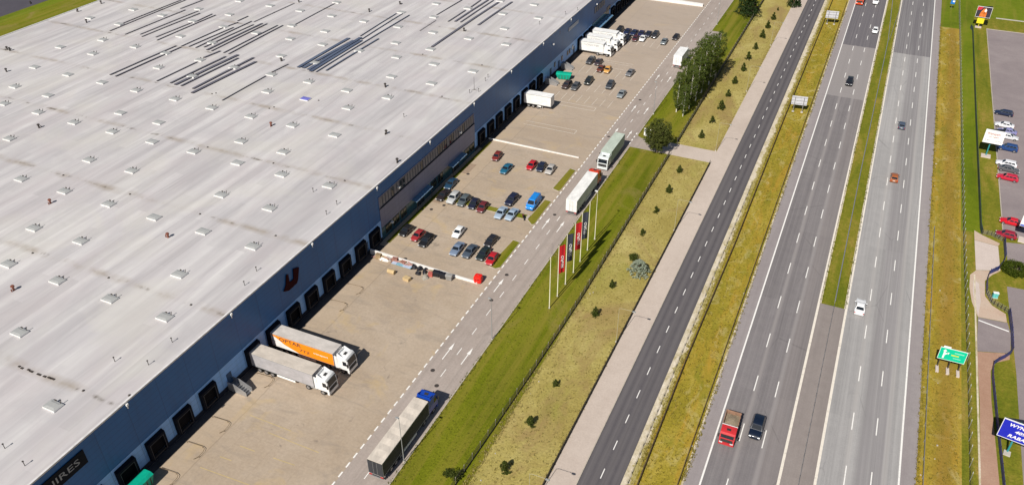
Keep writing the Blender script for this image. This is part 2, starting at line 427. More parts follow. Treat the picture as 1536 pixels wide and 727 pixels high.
def solarmat(name, c1, c2):
    k = N(name)
    p = k.xyz(k.pos((1,1,1)))
    fr = k.math('FRACT', k.math('DIVIDE', p[1], 1.05))
    l = k.math('LESS_THAN', fr, 0.07)
    f = k.noise(k.pos((0.3,0.08,1)), 1.0, 3)
    col = k.mix(k.math('MULTIPLY', l, 0.8), k.ramp(f, [(0.35, c1), (0.65, c2)]), (0.25,0.25,0.28))
    return k.out(col, 0.35, spec=0.4)
M['solar'] = solarmat('solar_cells', (0.095,0.088,0.115), (0.15,0.14,0.17))
M['solar_blue'] = solarmat('solar_cells_blue', (0.06,0.078,0.135), (0.10,0.125,0.19))
M['steel'] = simple('galvanised_steel', (0.42,0.42,0.43), 0.45, 0.6)
M['steel_dark'] = simple('dark_steel', (0.07,0.06,0.055), 0.6, 0.3)
M['rust_steel'] = simple('weathered_steel', (0.15,0.10,0.055), 0.8)
M['pole_white'] = simple('white_pole', (0.74,0.70,0.55), 0.5)
M['lamp_grey'] = simple('lamp_grey', (0.32,0.33,0.34), 0.5, 0.3)
M['white'] = simple('white_paint', (0.80,0.80,0.79), 0.4, var=0.05)
M['lamp_glass'] = simple('lamp_glass', (0.75,0.75,0.72), 0.3)

# --- vehicles
def paintmat():
    k = N('vehicle_paint')
    oi = k.n('ShaderNodeObjectInfo')
    f = k.noise(k.pos(obj=True), 2.0, 4, 0.6)
    col = k.mix(1.0, oi.outputs['Color'], k.ramp(f, [(0.3, 0.9), (0.7, 1.06)]), 'MULTIPLY')
    k.b.inputs['Coat Weight'].default_value = 0.55; k.b.inputs['Coat Roughness'].default_value = 0.06
    return k.out(col, 0.42, spec=0.4)
M['carpaint'] = paintmat()
def tarp():
    k = N('trailer_skin')
    oi = k.n('ShaderNodeObjectInfo')
    f = k.noise(k.pos((1,0.5,1), obj=True), 1.1, 6, 0.65, 0.5)
    col = k.mix(1.0, oi.outputs['Color'], k.ramp(f, [(0.3, 0.80), (0.7, 1.10)]), 'MULTIPLY')
    return k.out(col, 0.6, spec=0.3)
M['skin'] = tarp()
M['car_glass'] = simple('vehicle_glass', (0.012,0.016,0.022), 0.04, var=0.1, spec=0.7)
M['tyre'] = simple('tyre', (0.02,0.02,0.021), 0.85)
M['rim'] = simple('wheel_rim', (0.42,0.42,0.44), 0.3, 0.7)
M['headlight'] = simple('headlight_glass', (0.60,0.62,0.64), 0.1, spec=0.8)
M['taillight'] = simple('taillight', (0.38,0.012,0.01), 0.2)
M['chassis'] = simple('chassis', (0.035,0.033,0.032), 0.7)
M['plate'] = simple('licence_plate', (0.75,0.75,0.72), 0.5)
M['orange'] = simple('orange_tarpaulin', (0.88,0.27,0.012), 0.55, var=0.06)
M['ink'] = simple('dark_ink', (0.05,0.04,0.05), 0.6)
M['ink_white'] = simple('white_ink', (0.82,0.80,0.80), 0.6)
M['ink_red'] = simple('red_ink', (0.28,0.02,0.03), 0.6)
M['ink_grey'] = simple('grey_ink', (0.30,0.31,0.33), 0.6)
M['load'] = simple('gravel_load', (0.25,0.20,0.14), 0.95, var=0.35, scale=4)
# ================================================================ SETTING
YN, YF = -60.0, 520.0
OFS0, OFS1 = 119.0, 168.0
M['dockshade'] = patchy('shaded_dock_ground', [(0.06,0.058,0.062),(0.085,0.08,0.082),(0.11,0.10,0.10)], 0.2, 0.8, (1,1,1), 3.0, 0.15)  # dark tone standing in for the building's shade on the ground
def sheet(name, x0, x1, y0, y1, z, mat, nsub=1):
    m = MB()
    n = max(1, int((y1-y0)/20)) if nsub else 1
    for i in range(n):
        a = y0 + (y1-y0)*i/n; b = y0 + (y1-y0)*(i+1)/n
        m.quad((x0,a,z),(x1,a,z),(x1,b,z),(x0,b,z))
    return tag(m.build(name, mat), kind='structure')
def area(name, pts, z, mat):
    m = MB(); m.poly([(p[0],p[1],z) for p in pts])
    return tag(m.build(name, mat), kind='structure')
def struct(m, name, mat, **kw): return tag(m.build(name, mat, **kw), kind='structure')

g = MB(); g.quad((-4000,-3000,-0.03),(4000,-3000,-0.03),(4000,7000,-0.03),(-4000,7000,-0.03))
struct(g, 'ground', M['field'])
sheet('asphalt_yard_behind', -420, -293.5, YN, YF, 0.0, M['darklot'])
sheet('grass_strip', -293.5, -287.5, YN, YF, 0.0, M['bright'])
sheet('grass_field', -287.5, -236, YN, YF, 0.004, M['verge'])
sheet('loading_yard', -90, -50.5, YN, YF, 0.0, M['yard'])
sheet('dock_shade_strip', -86.4, -84.95, YN, OFS0, 0.006, M['dockshade']); sheet('dock_shade_strip', -86.4, -84.95, OFS1, YF, 0.006, M['dockshade'])  # wall's shadow strip painted darker along the docks
sheet('site_lane', -58.35, -50.5, YN, YF, 0.006, M['lane'])
area('paved_bay', [(-50.5,262),(-46.6,268),(-46.6,279),(-50.5,279)], 0.005, M['lane'])
# green verge, with the gate crossing cut out
GATE0, GATE1 = 184.6, 191.2
sheet('green_verge', -50.5, -39.6, YN, GATE0, 0.02, M['verge'])
area('green_verge', [(-50.5,GATE1+.5),(-49.2,GATE1-.6),(-44.0,GATE1-.8),(-43.4,GATE1),(-39.6,GATE1),(-39.6,262),(-50.5,262)], 0.021, M['verge'])
area('green_verge', [(-46.6,262),(-39.6,262),(-39.6,279),(-46.6,279)], 0.021, M['verge'])
sheet('green_verge', -50.5, -39.6, 279, YF, 0.021, M['verge'])
area('gate_paving', [(-50.5,GATE0),(-43.4,GATE0),(-43.4,GATE1),(-44.0,GATE1-.8),(-49.2,GATE1-.6),(-50.5,GATE1+.5)], 0.012, M['lane'])
sheet('dry_strip', -39.6, -29.0, YN, GATE0, 0.022, M['dry'])
sheet('dry_strip', -39.6, -29.0, GATE1, YF, 0.022, M['dry'])
sheet('crossing_path', -43.4, -29.0, GATE0, GATE1, 0.024, M['walk'])
sheet('pavement', -29.0, -24.6, YN, YF, 0.05, M['walk'])
sheet('service_road', -24.6, -18.5, YN, YF, 0.0, M['road'])
sheet('gravel_strip', -18.5, -16.7, YN, YF, 0.06, M['gravel_strip'])
sheet('rough_verge', -16.7, -10.15, YN, YF, 0.03, M['ochre'])
sheet('gutter_strip', -10.15, -9.85, YN, YF, 0.045, M['gravel_strip'])
sheet('motorway_shoulder', -9.85, -7.5, YN, YF, 0.0, M['shoulder'])
sheet('motorway', -7.5, 3.45, YN, YF, 0.002, M['hw_left'])
sheet('median_paving', 3.45, 8.25, YN, 137.4, 0.0, M['medpave'])
sheet('median_grass', 3.75, 8.0, 137.4, YF, 0.03, M['median'])
sheet('gravel_strip', 3.45, 3.75, 137.4, YF, 0.012, M['gravel_strip'])
sheet('gravel_strip', 8.0, 8.25, 137.4, YF, 0.012, M['gravel_strip'])
sheet('motorway', 8.25, 20.15, YN, YF, 0.002, M['hw_right'])
sheet('motorway_shoulder', 20.15, 22.35, YN, YF, 0.0, M['shoulder'])
sheet('rough_verge', 22.35, 28.7, YN, 316, 0.03, M['ochre_ditch'])
sheet('lush_verge', 22.35, 28.7, 316, YF, 0.03, M['bright'])
sheet('lush_verge', 28.7, 33.2, 177, YF, 0.026, M['bright'])
sheet('side_verge', 28.7, 31.6, YN, 177, 0.026, M['median'])
sheet('side_verge', 33.2, 37.2, 177, 320, 0.026, M['median'])
sheet('side_verge', 33.2, 90, 320, 333, 0.026, M['median'])
sheet('side_verge', 31.6, 90, YN, 178.5, 0.006, M['median'])
sheet('lush_verge', 33.2, 90, 333, YF, 0.026, M['bright'])
struct(MB().b2(40.5,90,333,334.0,0.0,0.08), 'grey_kerb', M['concrete'])
sheet('car_park', 37.2, 95, 178.5, 320, 0.01, M['lot'])
area('car_park', [(37.6,165.5),(37.6,175.6),(95,190),(95,165.5)], 0.012, M['lot'])
area('car_park', [(37.1,158.3),(60,160),(60,YN),(37.2,YN),(37.2,104),(37.5,131)], 0.013, M['lot'])
# footpath on the right
area('pale_paving_pad', [(31.4,173.8),(31.5,161.8),(36.1,163.6),(36.0,173.2)], 0.03, M['palepave'])
area('footpath_bend', [(31.4,178),(31.4,173.9),(36.0,173.3),(36.4,174.6),(33.0,176.6)], 0.027, M['pinkpave'])
area('footpath_bend', [(31.5,161.7),(30.4,159.6),(30.2,155),(30.6,150),(31.6,145.4),(36.6,145.8),(36.5,148.5),(34.2,150.3),(33.0,153),(33.1,158.5),(34.5,161.3),(36.1,163.5)], 0.028, M['pinkpave'])
area('footpath_bend', [(31.7,145.8),(32.2,151),(32.0,157),(31.0,158),(30.8,154),(31.0,150)], 0.032, M['palepave'])
area('entrance_road', [(31.6,145.3),(31.25,134.6),(36.8,136.4),(37.1,142.5),(36.7,145.7)], 0.029, M['lot'])
area('footpath', [(31.3,134.5),(31.5,121),(31.3,101),(31.2,40),(34.0,40),(33.9,103),(33.3,122),(33.4,130),(34.3,132.6),(36.6,134.6),(36.7,136.3)], 0.027, M['redpave'])
struct(MB().b2(31.05,31.35,YN,160,0.0,0.06), 'pale_kerb', M['gravel_strip'])
struct(MB().prism([(31.7,144.2,0.03),(36.8,142.9,0.03),(36.8,143.15,0.03),(31.7,144.45,0.03)], (0,0,0.05)), 'white_kerb', M['white'])
# kerbs with a real step
struct(MB().b2(-50.62,-50.42,YN,GATE0,-0.02,0.13).b2(-50.62,-50.42,GATE1+.6,262,-0.02,0.13).b2(-50.62,-50.42,279,YF,-0.02,0.13), 'lane_kerb', M['kerb'])
struct(MB().b2(-24.72,-24.55,YN,YF,-0.02,0.12), 'road_kerb', M['kerb'])
struct(MB().b2(37.05,37.25,178.5,320,-0.02,0.12).b2(37.25,90,319.9,320.1,-0.02,0.12), 'car_park_kerb', M['kerb'])
# islands in the yard
def island(name, pts):
    m = MB(); m.prism([(p[0],p[1],0.0) for p in pts], (0,0,0.11), 0)
    c = sum((Vector((p[0],p[1],0)) for p in pts), Vector())/len(pts)
    m.poly([(c.x+(p[0]-c.x)*0.93, c.y+(p[1]-c.y)*0.965, 0.115) for p in pts], 1)
    return tag(m.build(name, [M['kerb'], M['verge']]), kind='structure')
island('grass_island', [(-61.2,121.6),(-59.6,121.2),(-58.75,122),(-58.75,132.4),(-60.5,132.6)])
island('grass_island', [(-61.0,141.2),(-59.2,139.6),(-58.7,140),(-58.9,150.8),(-60.6,151)])
island('grass_island', [(-83.0,140.9),(-61.0,141.2),(-60.8,143.0),(-83.0,142.7)])
island('grass_island', [(-60.9,156.2),(-59.1,155.6),(-58.8,156.4),(-58.9,167.0),(-60.6,167.4)])
struct(MB().b2(-85.5,-84.65,120.5,172.0,0.0,0.07), 'grass_border', M['verge'])
struct(MB().b2(-85.1,-82.6,139.2,143.6,0.003,0.012).b2(-85.1,-82.9,154.2,159.4,0.003,0.012), 'canopy_shade_patch', simple('canopy_shade_patch', (0.30,0.22,0.16), 0.9))  # canopy shadows on the ground, painted as darker brown patches

# ---- painted markings (one sheet per carriageway, children of nothing: setting)
def dashes(m, x, w, y0, period, length, ya, yb, z):
    k0 = math.floor((ya - y0)/period)
    y = y0 + k0*period
    while y < yb:
        if y + length > ya:
            m.quad((x-w/2,y,z),(x+w/2,y,z),(x+w/2,y+length,z),(x-w/2,y+length,z))
        y += period
def line(m, x, w, ya, yb, z):
    y = ya
    while y < yb:
        b = min(yb, y+15); m.quad((x-w/2,y,z),(x+w/2,y,z),(x+w/2,b,z),(x-w/2,b,z)); y = b
m = MB()
dashes(m, -3.8, 0.17, 107.8, 12.27, 4.1, 40, 480, 0.012); dashes(m, -0.22, 0.17, 107.8, 12.27, 4.1, 40, 480, 0.012)
dashes(m, 12.4, 0.17, 117.7, 12.2, 4.1, 40, 480, 0.012); dashes(m, 16.12, 0.17, 118.0, 12.2, 4.1, 40, 480, 0.012)
line(m, -7.52, 0.27, -40, 500, 0.012); line(m, 19.98, 0.27, -40, 500, 0.012)
struct(m, 'motorway_markings', M['paint'])
m = MB(); line(m, 3.3, 0.42, -40, 500, 0.012); line(m, 8.4, 0.42, -40, 500, 0.012)
struct(m, 'motorway_edge_lines', M['paint_edge'])
m = MB(); dashes(m, -21.66, 0.15, 104.05, 6.19, 2.08, 40, 480, 0.01)
struct(m, 'service_road_markings', M['paint'])
m = MB(); dashes(m, -58.45, 0.26, 65.0, 4.085/2, 1.12, 40, 420, 0.016)
m2 = m
dashes(m, -54.65, 0.14, 94.8, 6.1, 2.0, 40, 330, 0.016)
def arrow(m, x, y, s=1, z=0.016):
    m.quad((x-.09,y,z),(x+.09,y,z),(x+.09,y+2.9*s,z),(x-.09,y+2.9*s,z))
    m.poly([(x-.34,y+2.9*s,z),(x+.34,y+2.9*s,z),(x,y+4.8*s,z)])
for x, y in ((-56.5,92.7),(-52.8,92.9),(-56.5,114.2),(-56.5,139.2),(-53.0,139.3),(-52.7,189.0),(-56.6,189.0),(-52.8,229.5),(-56.5,229.5),(-52.8,205),(-56.5,205)): arrow(m, x, y)
for k in range(4): m.quad((-51.2,186.0+k*2.0,0.016),(-50.9,186.0+k*2.0,0.016),(-50.9,187.0+k*2.0,0.016),(-51.2,187.0+k*2.0,0.016))
struct(m, 'lane_markings', M['paint'])
# parking bays of the far yard
m = MB()
for i, x in enumerate([-80.3,-77.9,-75.5,-73.1,-70.7,-68.3,-65.9,-63.5]):
    m.quad((x-.05,225.8,.008),(x+.05,225.8,.008),(x+.05,231.6,.008),(x-.05,231.6,.008))
    m.quad((x-.05,213.2,.008),(x+.05,213.2,.008),(x+.05,219.0,.008),(x-.05,219.0,.008))
    m.quad((x-.05,204.6,.008),(x+.05,204.6,.008),(x+.05,209.8,.008),(x-.05,209.8,.008))
    m.quad((x-.05,262.0,.008),(x+.05,262.0,.008),(x+.05,268.0,.008),(x-.05,268.0,.008))
    m.quad((x-.05,255.0,.008),(x+.05,255.0,.008),(x+.05,260.6,.008),(x-.05,260.6,.008))
m.quad((-80.3,233.0,.008),(-68,233.0,.008),(-68,233.12,.008),(-80.3,233.12,.008))
for y in (185.5, 187.6, 203.2, 201.0, 238.4, 236.8):
    m.quad((-81.5,y,.008),(-66.5,y,.008),(-66.5,y+.13,.008),(-81.5,y+.13,.008))
for x in (-66.5,):
    m.quad((x,185.5,.008),(x+.12,185.5,.008),(x+.12,187.7,.008),(x,187.7,.008)); m.quad((x,201.0,.008),(x+.12,201.0,.008),(x+.12,203.3,.008),(x,203.3,.008))
struct(m, 'parking_markings', M['paint_old'])
# faint old yellow lines in the near yard
m = MB()
for a, b in (((402,648),(478,678)),((347,690),(330,684)),((437,646),(375,622)),((300,700),(375,727)),((360,668),(382,676)),((410,686),(442,697))):
    p, q = at(*a), at(*b); d = (q-p).normalized().cross(Vector((0,0,1)))*0.07
    m.quad(p-d+Vector((0,0,.008)), p+d+Vector((0,0,.008)), q+d+Vector((0,0,.008)), q-d+Vector((0,0,.008)))
struct(m, 'faded_yard_lines', simple('faded_yellow', (0.47,0.36,0.18), 0.9))
# manhole covers and gullies
mh = MB().tube((0,0,0.0),(0,0,0.018),0.42,0.42,14,0).tube((0,0,0.015),(0,0,0.024),0.33,0.33,14,1)
mhm = mh.mesh('manhole_cover', [simple('cast_iron',(0.075,0.06,0.055),0.8), M['steel_dark']])
MHP = [(649,555,'beside the long dark lorry in the site lane'),(737,450,'in the site lane left of the flagpoles'),(760,412,'in the site lane near the red parked car'),
  (832,322,'in the site lane behind the white trailer'),(608,388,'near the white ramp wall among parked cars'),(960,150,'in the far site lane'),
  (647,314,'in the car park near the office wall'),(666,308,'in the car park next to the row of five cars'),(702,261,'near the office canopy in the upper car park'),(913,205,'in the site lane behind the pale green lorry'),(901,230,'in the site lane left of the pale green lorry'),(655,578,'on the lane edge by the kerb')]
for i, (x, y, w) in enumerate(MHP):
    o = link('manhole_cover', mhm); p = at(x, y); o.location = (p.x, p.y, 0.012)
    tag(o, 'dark round manhole cover ' + w, 'manhole cover', 'manhole covers in the paving')

# ================================================================ WAREHOUSE
WX = -86.5; RZ = 13.95; BX = -236.6; Y0, Y1 = -50.0, 430.0
WH = thing('warehouse', (WX, 0, 0), 'huge white flat roofed warehouse with dark blue walls and a row of loading docks', 'warehouse')
WH.location = (0,0,0)
OF0, OF1 = 120.6, 165.6
w = MB()
def wallseg(m, y0, y1, z0, z1, x, mi):
    m.quad((x,y0,z0),(x,y1,z0),(x,y1,z1),(x,y0,z1), mi)
w.b2(WX-0.4, WX, Y0, OF0, 5.25, RZ-0.02, 0).b2(WX-0.4, WX, OF1, Y1, 5.25, RZ-0.02, 0).b2(WX-0.4, WX, OF0, OF1, 10.95, RZ-0.02, 0)
w.b2(BX, BX+0.4, Y0, Y1, 0, RZ-0.02, 0).b2(BX+0.4, WX-0.4, Y0, Y0+.4, 0, RZ-0.02, 0).b2(BX+0.4, WX-0.4, Y1-.4, Y1, 0, RZ-0.02, 0)
w.build('wall', M['clad_dark'], WH)
b = MB()
b.b2(WX-0.4, WX+0.02, Y0, OF0, 1.0, 5.25, 0).b2(WX-0.4, WX+0.02, OF1, 254.5, 1.0, 5.25, 0).b2(WX-0.4, WX+0.02, 272.5, Y1, 1.0, 5.25, 0)
b.build('lower_wall', M['clad_light'], WH)
b = MB(); b.b2(WX-0.4, WX+0.06, Y0, OF0, 0, 1.0).b2(WX-0.4, WX+0.06, OF1, 254.5, 0, 1.0).b2(WX-.4, WX+.06, 272.5, Y1, 0, 1.0)
b.build('plinth', M['plinth'], WH)
r = MB()
n = 24
for i in range(n):
    a = Y0 + (Y1-Y0)*i/n; c = Y0 + (Y1-Y0)*(i+1)/n
    r.quad((BX,a,RZ),(WX-.02,a,RZ),(WX-.02,c,RZ),(BX,c,RZ))
ROOF = r.build('roof', M['roof'], WH)
t = MB(); t.b2(WX-0.30, WX+0.05, Y0, Y1, RZ-0.16, RZ+0.11).b2(BX-0.05, BX+0.35, Y0, Y1, RZ-0.16, RZ+0.13)
t.build('roof_edge', M['trim'], WH)
# office front
o = MB(); o.b2(WX-0.4, WX+0.10, OF0, OF1, 3.3, 8.15).b2(WX-0.4, WX+0.10, OF0, OF1, 10.75, 10.95).b2(WX-.4, WX+.10, OF0, OF0+.35, 8.15, 10.75).b2(WX-.4, WX+.10, OF1-.35, OF1, 8.15, 10.75)
o.b2(WX-0.4, WX-0.05, OF0+.35, OF1-.35, 8.15, 10.75)
o.build('office_front', M['clad_office'], WH)
MB().b2(WX-0.05, WX+0.20, OF0, OF1, 8.02, 8.20).build('window_ledge', M['plinth'], WH)
MB().b2(WX-0.4, WX-0.02, OF0, OF1, 0, 3.3).build('office_base', M['teal_glass'], WH)
darks = {4, 7, 8, 15, 22, 23, 24, 25, 27, 28, 33}
nw = 38; pw = (OF1-OF0-0.9)/nw
fr = MB().b2(0,0.10,0,pw-0.12,0,0.07).b2(0,0.10,0,pw-0.12,2.33,2.4).b2(0,.10,0,.06,.07,2.33).b2(0,.10,pw-.18,pw-.12,.07,2.33)
frm = fr.mesh('window', simple('window_frame',(0.14,0.14,0.17),0.5))
gd = MB().b2(0,0.05,0.06,pw-.18,.07,2.33).mesh('pane', M['glass']); gl = MB().b2(0,0.05,0.06,pw-.18,.07,2.33).mesh('pane', M['blind'])
for i in range(nw):
    f = link('window', frm, WH); f.location = (WX-0.05, OF0+.45+i*pw, 8.24)
    link('pane', gd if i in darks else gl, f)
# ground floor windows and doors of the office
gf = MB().b2(0,0.08,0,2.4,0,0.08).b2(0,0.08,0,2.4,1.95,2.03).b2(0,.08,0,.07,.08,1.95).b2(0,.08,2.33,2.4,.08,1.95).b2(0,.08,1.16,1.24,.08,1.95)
gfm = gf.mesh('window', M['steel_dark']); gpm = MB().b2(0,.04,.07,2.33,.08,1.95).mesh('pane', M['glass'])
for y in [122.2,125.4,128.6,142.6,145.8,160.0,162.9]:
    f = link('window', gfm, WH); f.location = (WX-0.02, y, 0.95); link('pane', gpm, f)
def glass_door(y):
    d = MB().b2(WX-0.02,WX+0.08,y,y+.1,0,2.5).b2(WX-0.02,WX+0.08,y+3.1,y+3.2,0,2.5).b2(WX-.02,WX+.08,y+.1,y+3.1,2.4,2.5).b2(WX-.02,WX+.08,y+1.55,y+1.65,0,2.4).build('glass_door', M['steel_dark'], WH)
    MB().b2(WX-0.01,WX+0.04,y+.1,y+3.1,0,2.4).build('pane', M['glass'], d)
for y in (135.6,153.2,264.0): glass_door(y)
def canopy(y0, y1, x1, z):
    c = MB().prism([(WX+.05,y0,z+.25),(WX+.05,y1,z+.25),(x1,y1,z),(x1,y0,z)], (0,0,0.09)).build('canopy', M['canopy'], WH)
    mm = MB()
    for k in range(7):
        y = y0+.05+(y1-y0-.1)*k/6; mm.tube((WX+.05,y,z+.40),(x1,y,z+.15),0.05,0.05,6)
    mm.b2(x1-.05,x1+.06,y0,y1,z-.02,z+.16)
    mm.build('canopy_frame', M['canopy_bar'], c)
    [MB().tube((x1-.2,yy,0),(x1-.2,yy,z+.02),.06).build('canopy_post', M['steel_dark'], c) for yy in (y0+.4,y1-.4)]
canopy(133.4,141.0,-85.1,2.9); canopy(151.0,158.6,-85.1,2.9); canopy(257.5,272.0,-84.6,2.9)
# second office
o = MB().b2(WX-.4,WX+.05,254.5,272.5,0,5.25).build('office_front', M['teal_glass'], WH)
for k in range(5):
    f = link('window', frm, WH); f.location = (WX+0.01, 256.4+k*2.2, 8.2); f.scale = (1,1.6,0.9); link('pane', gl if k % 2 else gl, f)
for k in range(3):
    f = link('window', frm, WH); f.location = (WX+0.01, 269.2+k*1.6, 4.6); f.scale = (1,1.2,0.7); link('pane', gd, f)
# docks
dock = MB()
dock.b2(0,0.62,0,0.42,0.95,4.5,0).b2(0,0.62,3.10,3.52,0.95,4.5,0).b2(0,0.62,0.42,3.10,4.0,4.5,0)
dock.prism([(0.62,-0.0,4.5),(0.62,3.52,4.5),(0.0,3.52,4.72),(0.0,0,4.72)], (0,0,-0.2), 0)
dockm = dock.mesh('dock_shelter', M['black'])
leaf = MB()
for k in range(5): leaf.b2(0.03,0.07,0.42,3.10,1.22+k*.56,1.22+k*.56+.53,0)
leafm = leaf.mesh('dock_door', M['dock_in'])
bump = MB().b2(0.06,0.35,0.5,0.85,0.55,1.1).b2(0.06,0.35,2.67,3.02,0.55,1.1).mesh('dock_bumper', M['black'])
lip = MB().b2(0.03,0.55,0.62,2.9,1.06,1.16).mesh('dock_leveller', M['steel_dark'])
rim_m = MB().b2(.625,.66,.40,.46,1.0,4.0).b2(.625,.66,3.06,3.12,1.0,4.0).b2(.625,.66,.40,3.12,3.98,4.05).mesh('shelter_edge', simple('shelter_edging',(0.06,0.06,0.07),0.6))
DOCKY = [29.6,35.4,41.2,47.05,52.95,58.8,64.65,75.95,81.75,87.6,93.25,98.95,104.6,110.3,115.7,
         167.2,172.75,178.1,183.85,189.55,195.3,200.9,206.5,240.6,246.2,251.0,274.3,279.9,285.3,290.8,296.4,302,307.6,313.2,318.8,324.4,330]
for y in DOCKY:
    d = link('dock_shelter', dockm, WH); d.location = (WX+0.03, y, 0)
    for nm, me in (('dock_door',leafm),('dock_bumper',bump),('dock_leveller',lip),('shelter_edge',rim_m)): link(nm, me, d)
# personnel doors and small openings of the lower wall
pd = MB().b2(0,0.10,0,1.1,1.0,3.3).mesh('door', simple('blue_steel_door',(0.03,0.075,0.16),0.5)); ph = MB().b2(.10,.16,.9,1.0,2.0,2.15).mesh('handle', M['steel'])
for y in (71.0, 113.9, 216.9, 223.6, 236.9):
    d = link('door', pd, WH); d.location = (WX+0.03, y, 0); link('handle', ph, d)
sw = MB().b2(0,.08,0,1.1,0,1.5).mesh('window', M['plinth']); sp = MB().b2(.08,.11,.08,1.02,.08,1.42).mesh('pane', M['glass'])
sp2 = MB().b2(.08,.11,.08,1.02,.08,1.42).mesh('pane', M['white'])
for y, z, me in ((220.2,2.6,sp),(226.2,2.5,sp),(231.2,2.4,sp),(233.0,2.4,sp),(235.6,2.7,sp2)):
    f = link('window', sw, WH); f.location = (WX+0.03, y, z); link('pane', me, f)
# white hoppers where the roof gutters leave, flood lamps on the front
hp = MB().box((0.16,0,0),(0.30,0.34,0.36)).box((0.10,0,-0.45),(0.14,0.14,0.6)).mesh('gutter_hopper', M['white'])
for k in range(-2, 16):
    q = link('gutter_hopper', hp, WH); q.location = (WX+0.02, 51.7+22.62*k+0.9, 13.55)
fl = MB().box((0.28,0,0),(0.5,0.5,0.34)).tube((0,0,0.1),(0.25,0,0),0.05).mesh('flood_lamp', M['white'])
for p in ((598.2,281),(690.5,199),(830,66.5),(895,6.5),(588,333)):
    q = link('flood_lamp', fl, WH); c = atX(p[0],p[1],WX+.3); q.location = (WX+0.1, c.y, c.z)

# ---- wall signs (things of their own)
def textmesh(s, size, depth=0.02, align='CENTER', shear=0.0, name='lettering', width=None, bold=0.0):
    cu = bpy.data.curves.new('t', 'FONT'); cu.body = s; cu.size = size; cu.extrude = depth
    cu.align_x = align; cu.align_y = 'CENTER'; cu.shear = shear; cu.resolution_u = 2; cu.offset = bold; cu.space_line = 0.85
    ob = bpy.data.objects.new('t', cu); COL.objects.link(ob)
    dg = bpy.context.evaluated_depsgraph_get(); dg.update()
    me = bpy.data.meshes.new_from_object(ob.evaluated_get(dg))
    bpy.data.objects.remove(ob); bpy.data.curves.remove(cu)
    if width:
        xs = [v.co.x for v in me.vertices]; k = width/(max(xs)-min(xs))
        for v in me.vertices: v.co.x *= k
    return me
def text(s, size, mat, parent, xa, ya, org, name='lettering', **kw):
    """lettering whose x axis is xa and y axis ya, centred on org (parent space)"""
    me = textmesh(s, size, **kw); me.materials.clear(); me.materials.append(mat)
    o = link(name, me, parent)
    xa = Vector(xa).normalized(); ya = Vector(ya).normalized(); za = xa.cross(ya)
    mt = Matrix((xa, ya, za)).transposed().to_4x4(); mt.translation = Vector(org)
    o.matrix_local = mt
    return o
s = tag(MB().b2(WX+.02,WX+.16,30.9,44.3,10.05,12.6).build('wall_sign', simple('black_sign',(0.010,0.012,0.018),0.8,spec=0.1)), 'long black company sign with pale capital letters on the near end of the blue wall', 'sign')
text('UNIRES', 1.5, M['ink_grey'], s, (0,1,0), (0,0,1), (WX+.17, 39.6, 11.35), width=7.2)
# red emblem
pts = [atX(410+a/8, 380+b_/8, WX+.05) for a, b_ in ((150,258),(172,248),(186,338),(212,330),(240,300),(232,184),(300,162),(292,300),(278,352),(182,442),(120,455),(146,380))]
e = MB().prism(pts, (0.16,0,0), 0)
tag(e.build('wall_emblem', simple('red_emblem',(0.038,0.008,0.010),0.9,spec=0.05)), 'dark red angular hook shaped emblem fixed high on the blue warehouse wall', 'sign')
tag(MB().b2(WX+.02,WX+.12,231.7,240.6,10.1,11.3).build('wall_sign', simple('pale_sign',(0.36,0.40,0.47),0.5)), 'long blank pale grey sign panel on the far part of the blue wall', 'sign')

# ---- roof furniture
SKY = [(530,105,0,0),(705,143,0,0),(790,55,0,0),(965,90,0,0),(605,237,0,0),(350,280,0,0),(800,278,0,0),(545,320,0,0),(195,400,0,0),(985,317,0,0),(940,403,0,0),(395,445,0,0),(75,517,0,0),(600,492,0,0),(805,540,0,0),(275,570,0,0),(10,620,0,0),(215,672,0,0),(710,675,0,0),
(405,3,256,0),(590,32,256,0),(160,52,256,0),(345,85,256,0),(125,125,256,0),(310,158,256,0),(770,62,256,0),(960,93,256,0),(990,12,256,0),(720,152,256,0),(920,185,256,0),(50,215,256,0),(240,255,256,0),(505,195,256,0),(710,230,256,0),(905,265,256,0),(165,358,256,0),(655,333,256,0),(370,403,256,0),(120,455,256,0),(860,375,256,0),(595,445,256,0),(820,488,256,0),(15,592,256,0),(570,547,256,0),(800,592,256,0),(235,645,256,0),(470,697,256,0),
(565,20,512,0),(355,72,512,0),(130,125,512,0),(335,158,512,0),(550,100,512,0),(755,47,512,0),(950,3,512,0),(965,80,512,0),(545,192,512,0),(320,255,512,0),(100,302,512,0),(530,293,512,0),(760,228,512,0),(975,168,512,0),(325,340,512,0),(550,382,512,0),(785,425,512,0),(985,263,512,0),(295,457,512,0),(535,498,512,0),(270,582,512,0),(25,540,512,0),(30,645,512,0),(130,25,768,0),(155,105,768,0),
(430,5,0,182),(940,5,0,182),(660,60,0,182),(40,102,0,182),(900,120,0,182),(520,230,0,182),(775,295,0,182),(110,345,0,182),(370,418,0,182),(635,495,0,182),(910,575,0,182),(185,640,0,182),(465,718,0,182),
(720,22,256,182),(410,118,256,182),(975,80,256,182),(125,180,256,182),(665,182,256,182),(390,247,256,182),(655,317,256,182),(290,440,256,182),(940,385,256,182),(580,520,256,182),(180,660,256,182),
(30,128,0,364),(325,228,0,364),(640,338,0,364),(970,448,0,364),(95,540,0,364),(480,22,256,364),(35,190,256,364),(295,255,0,546)]
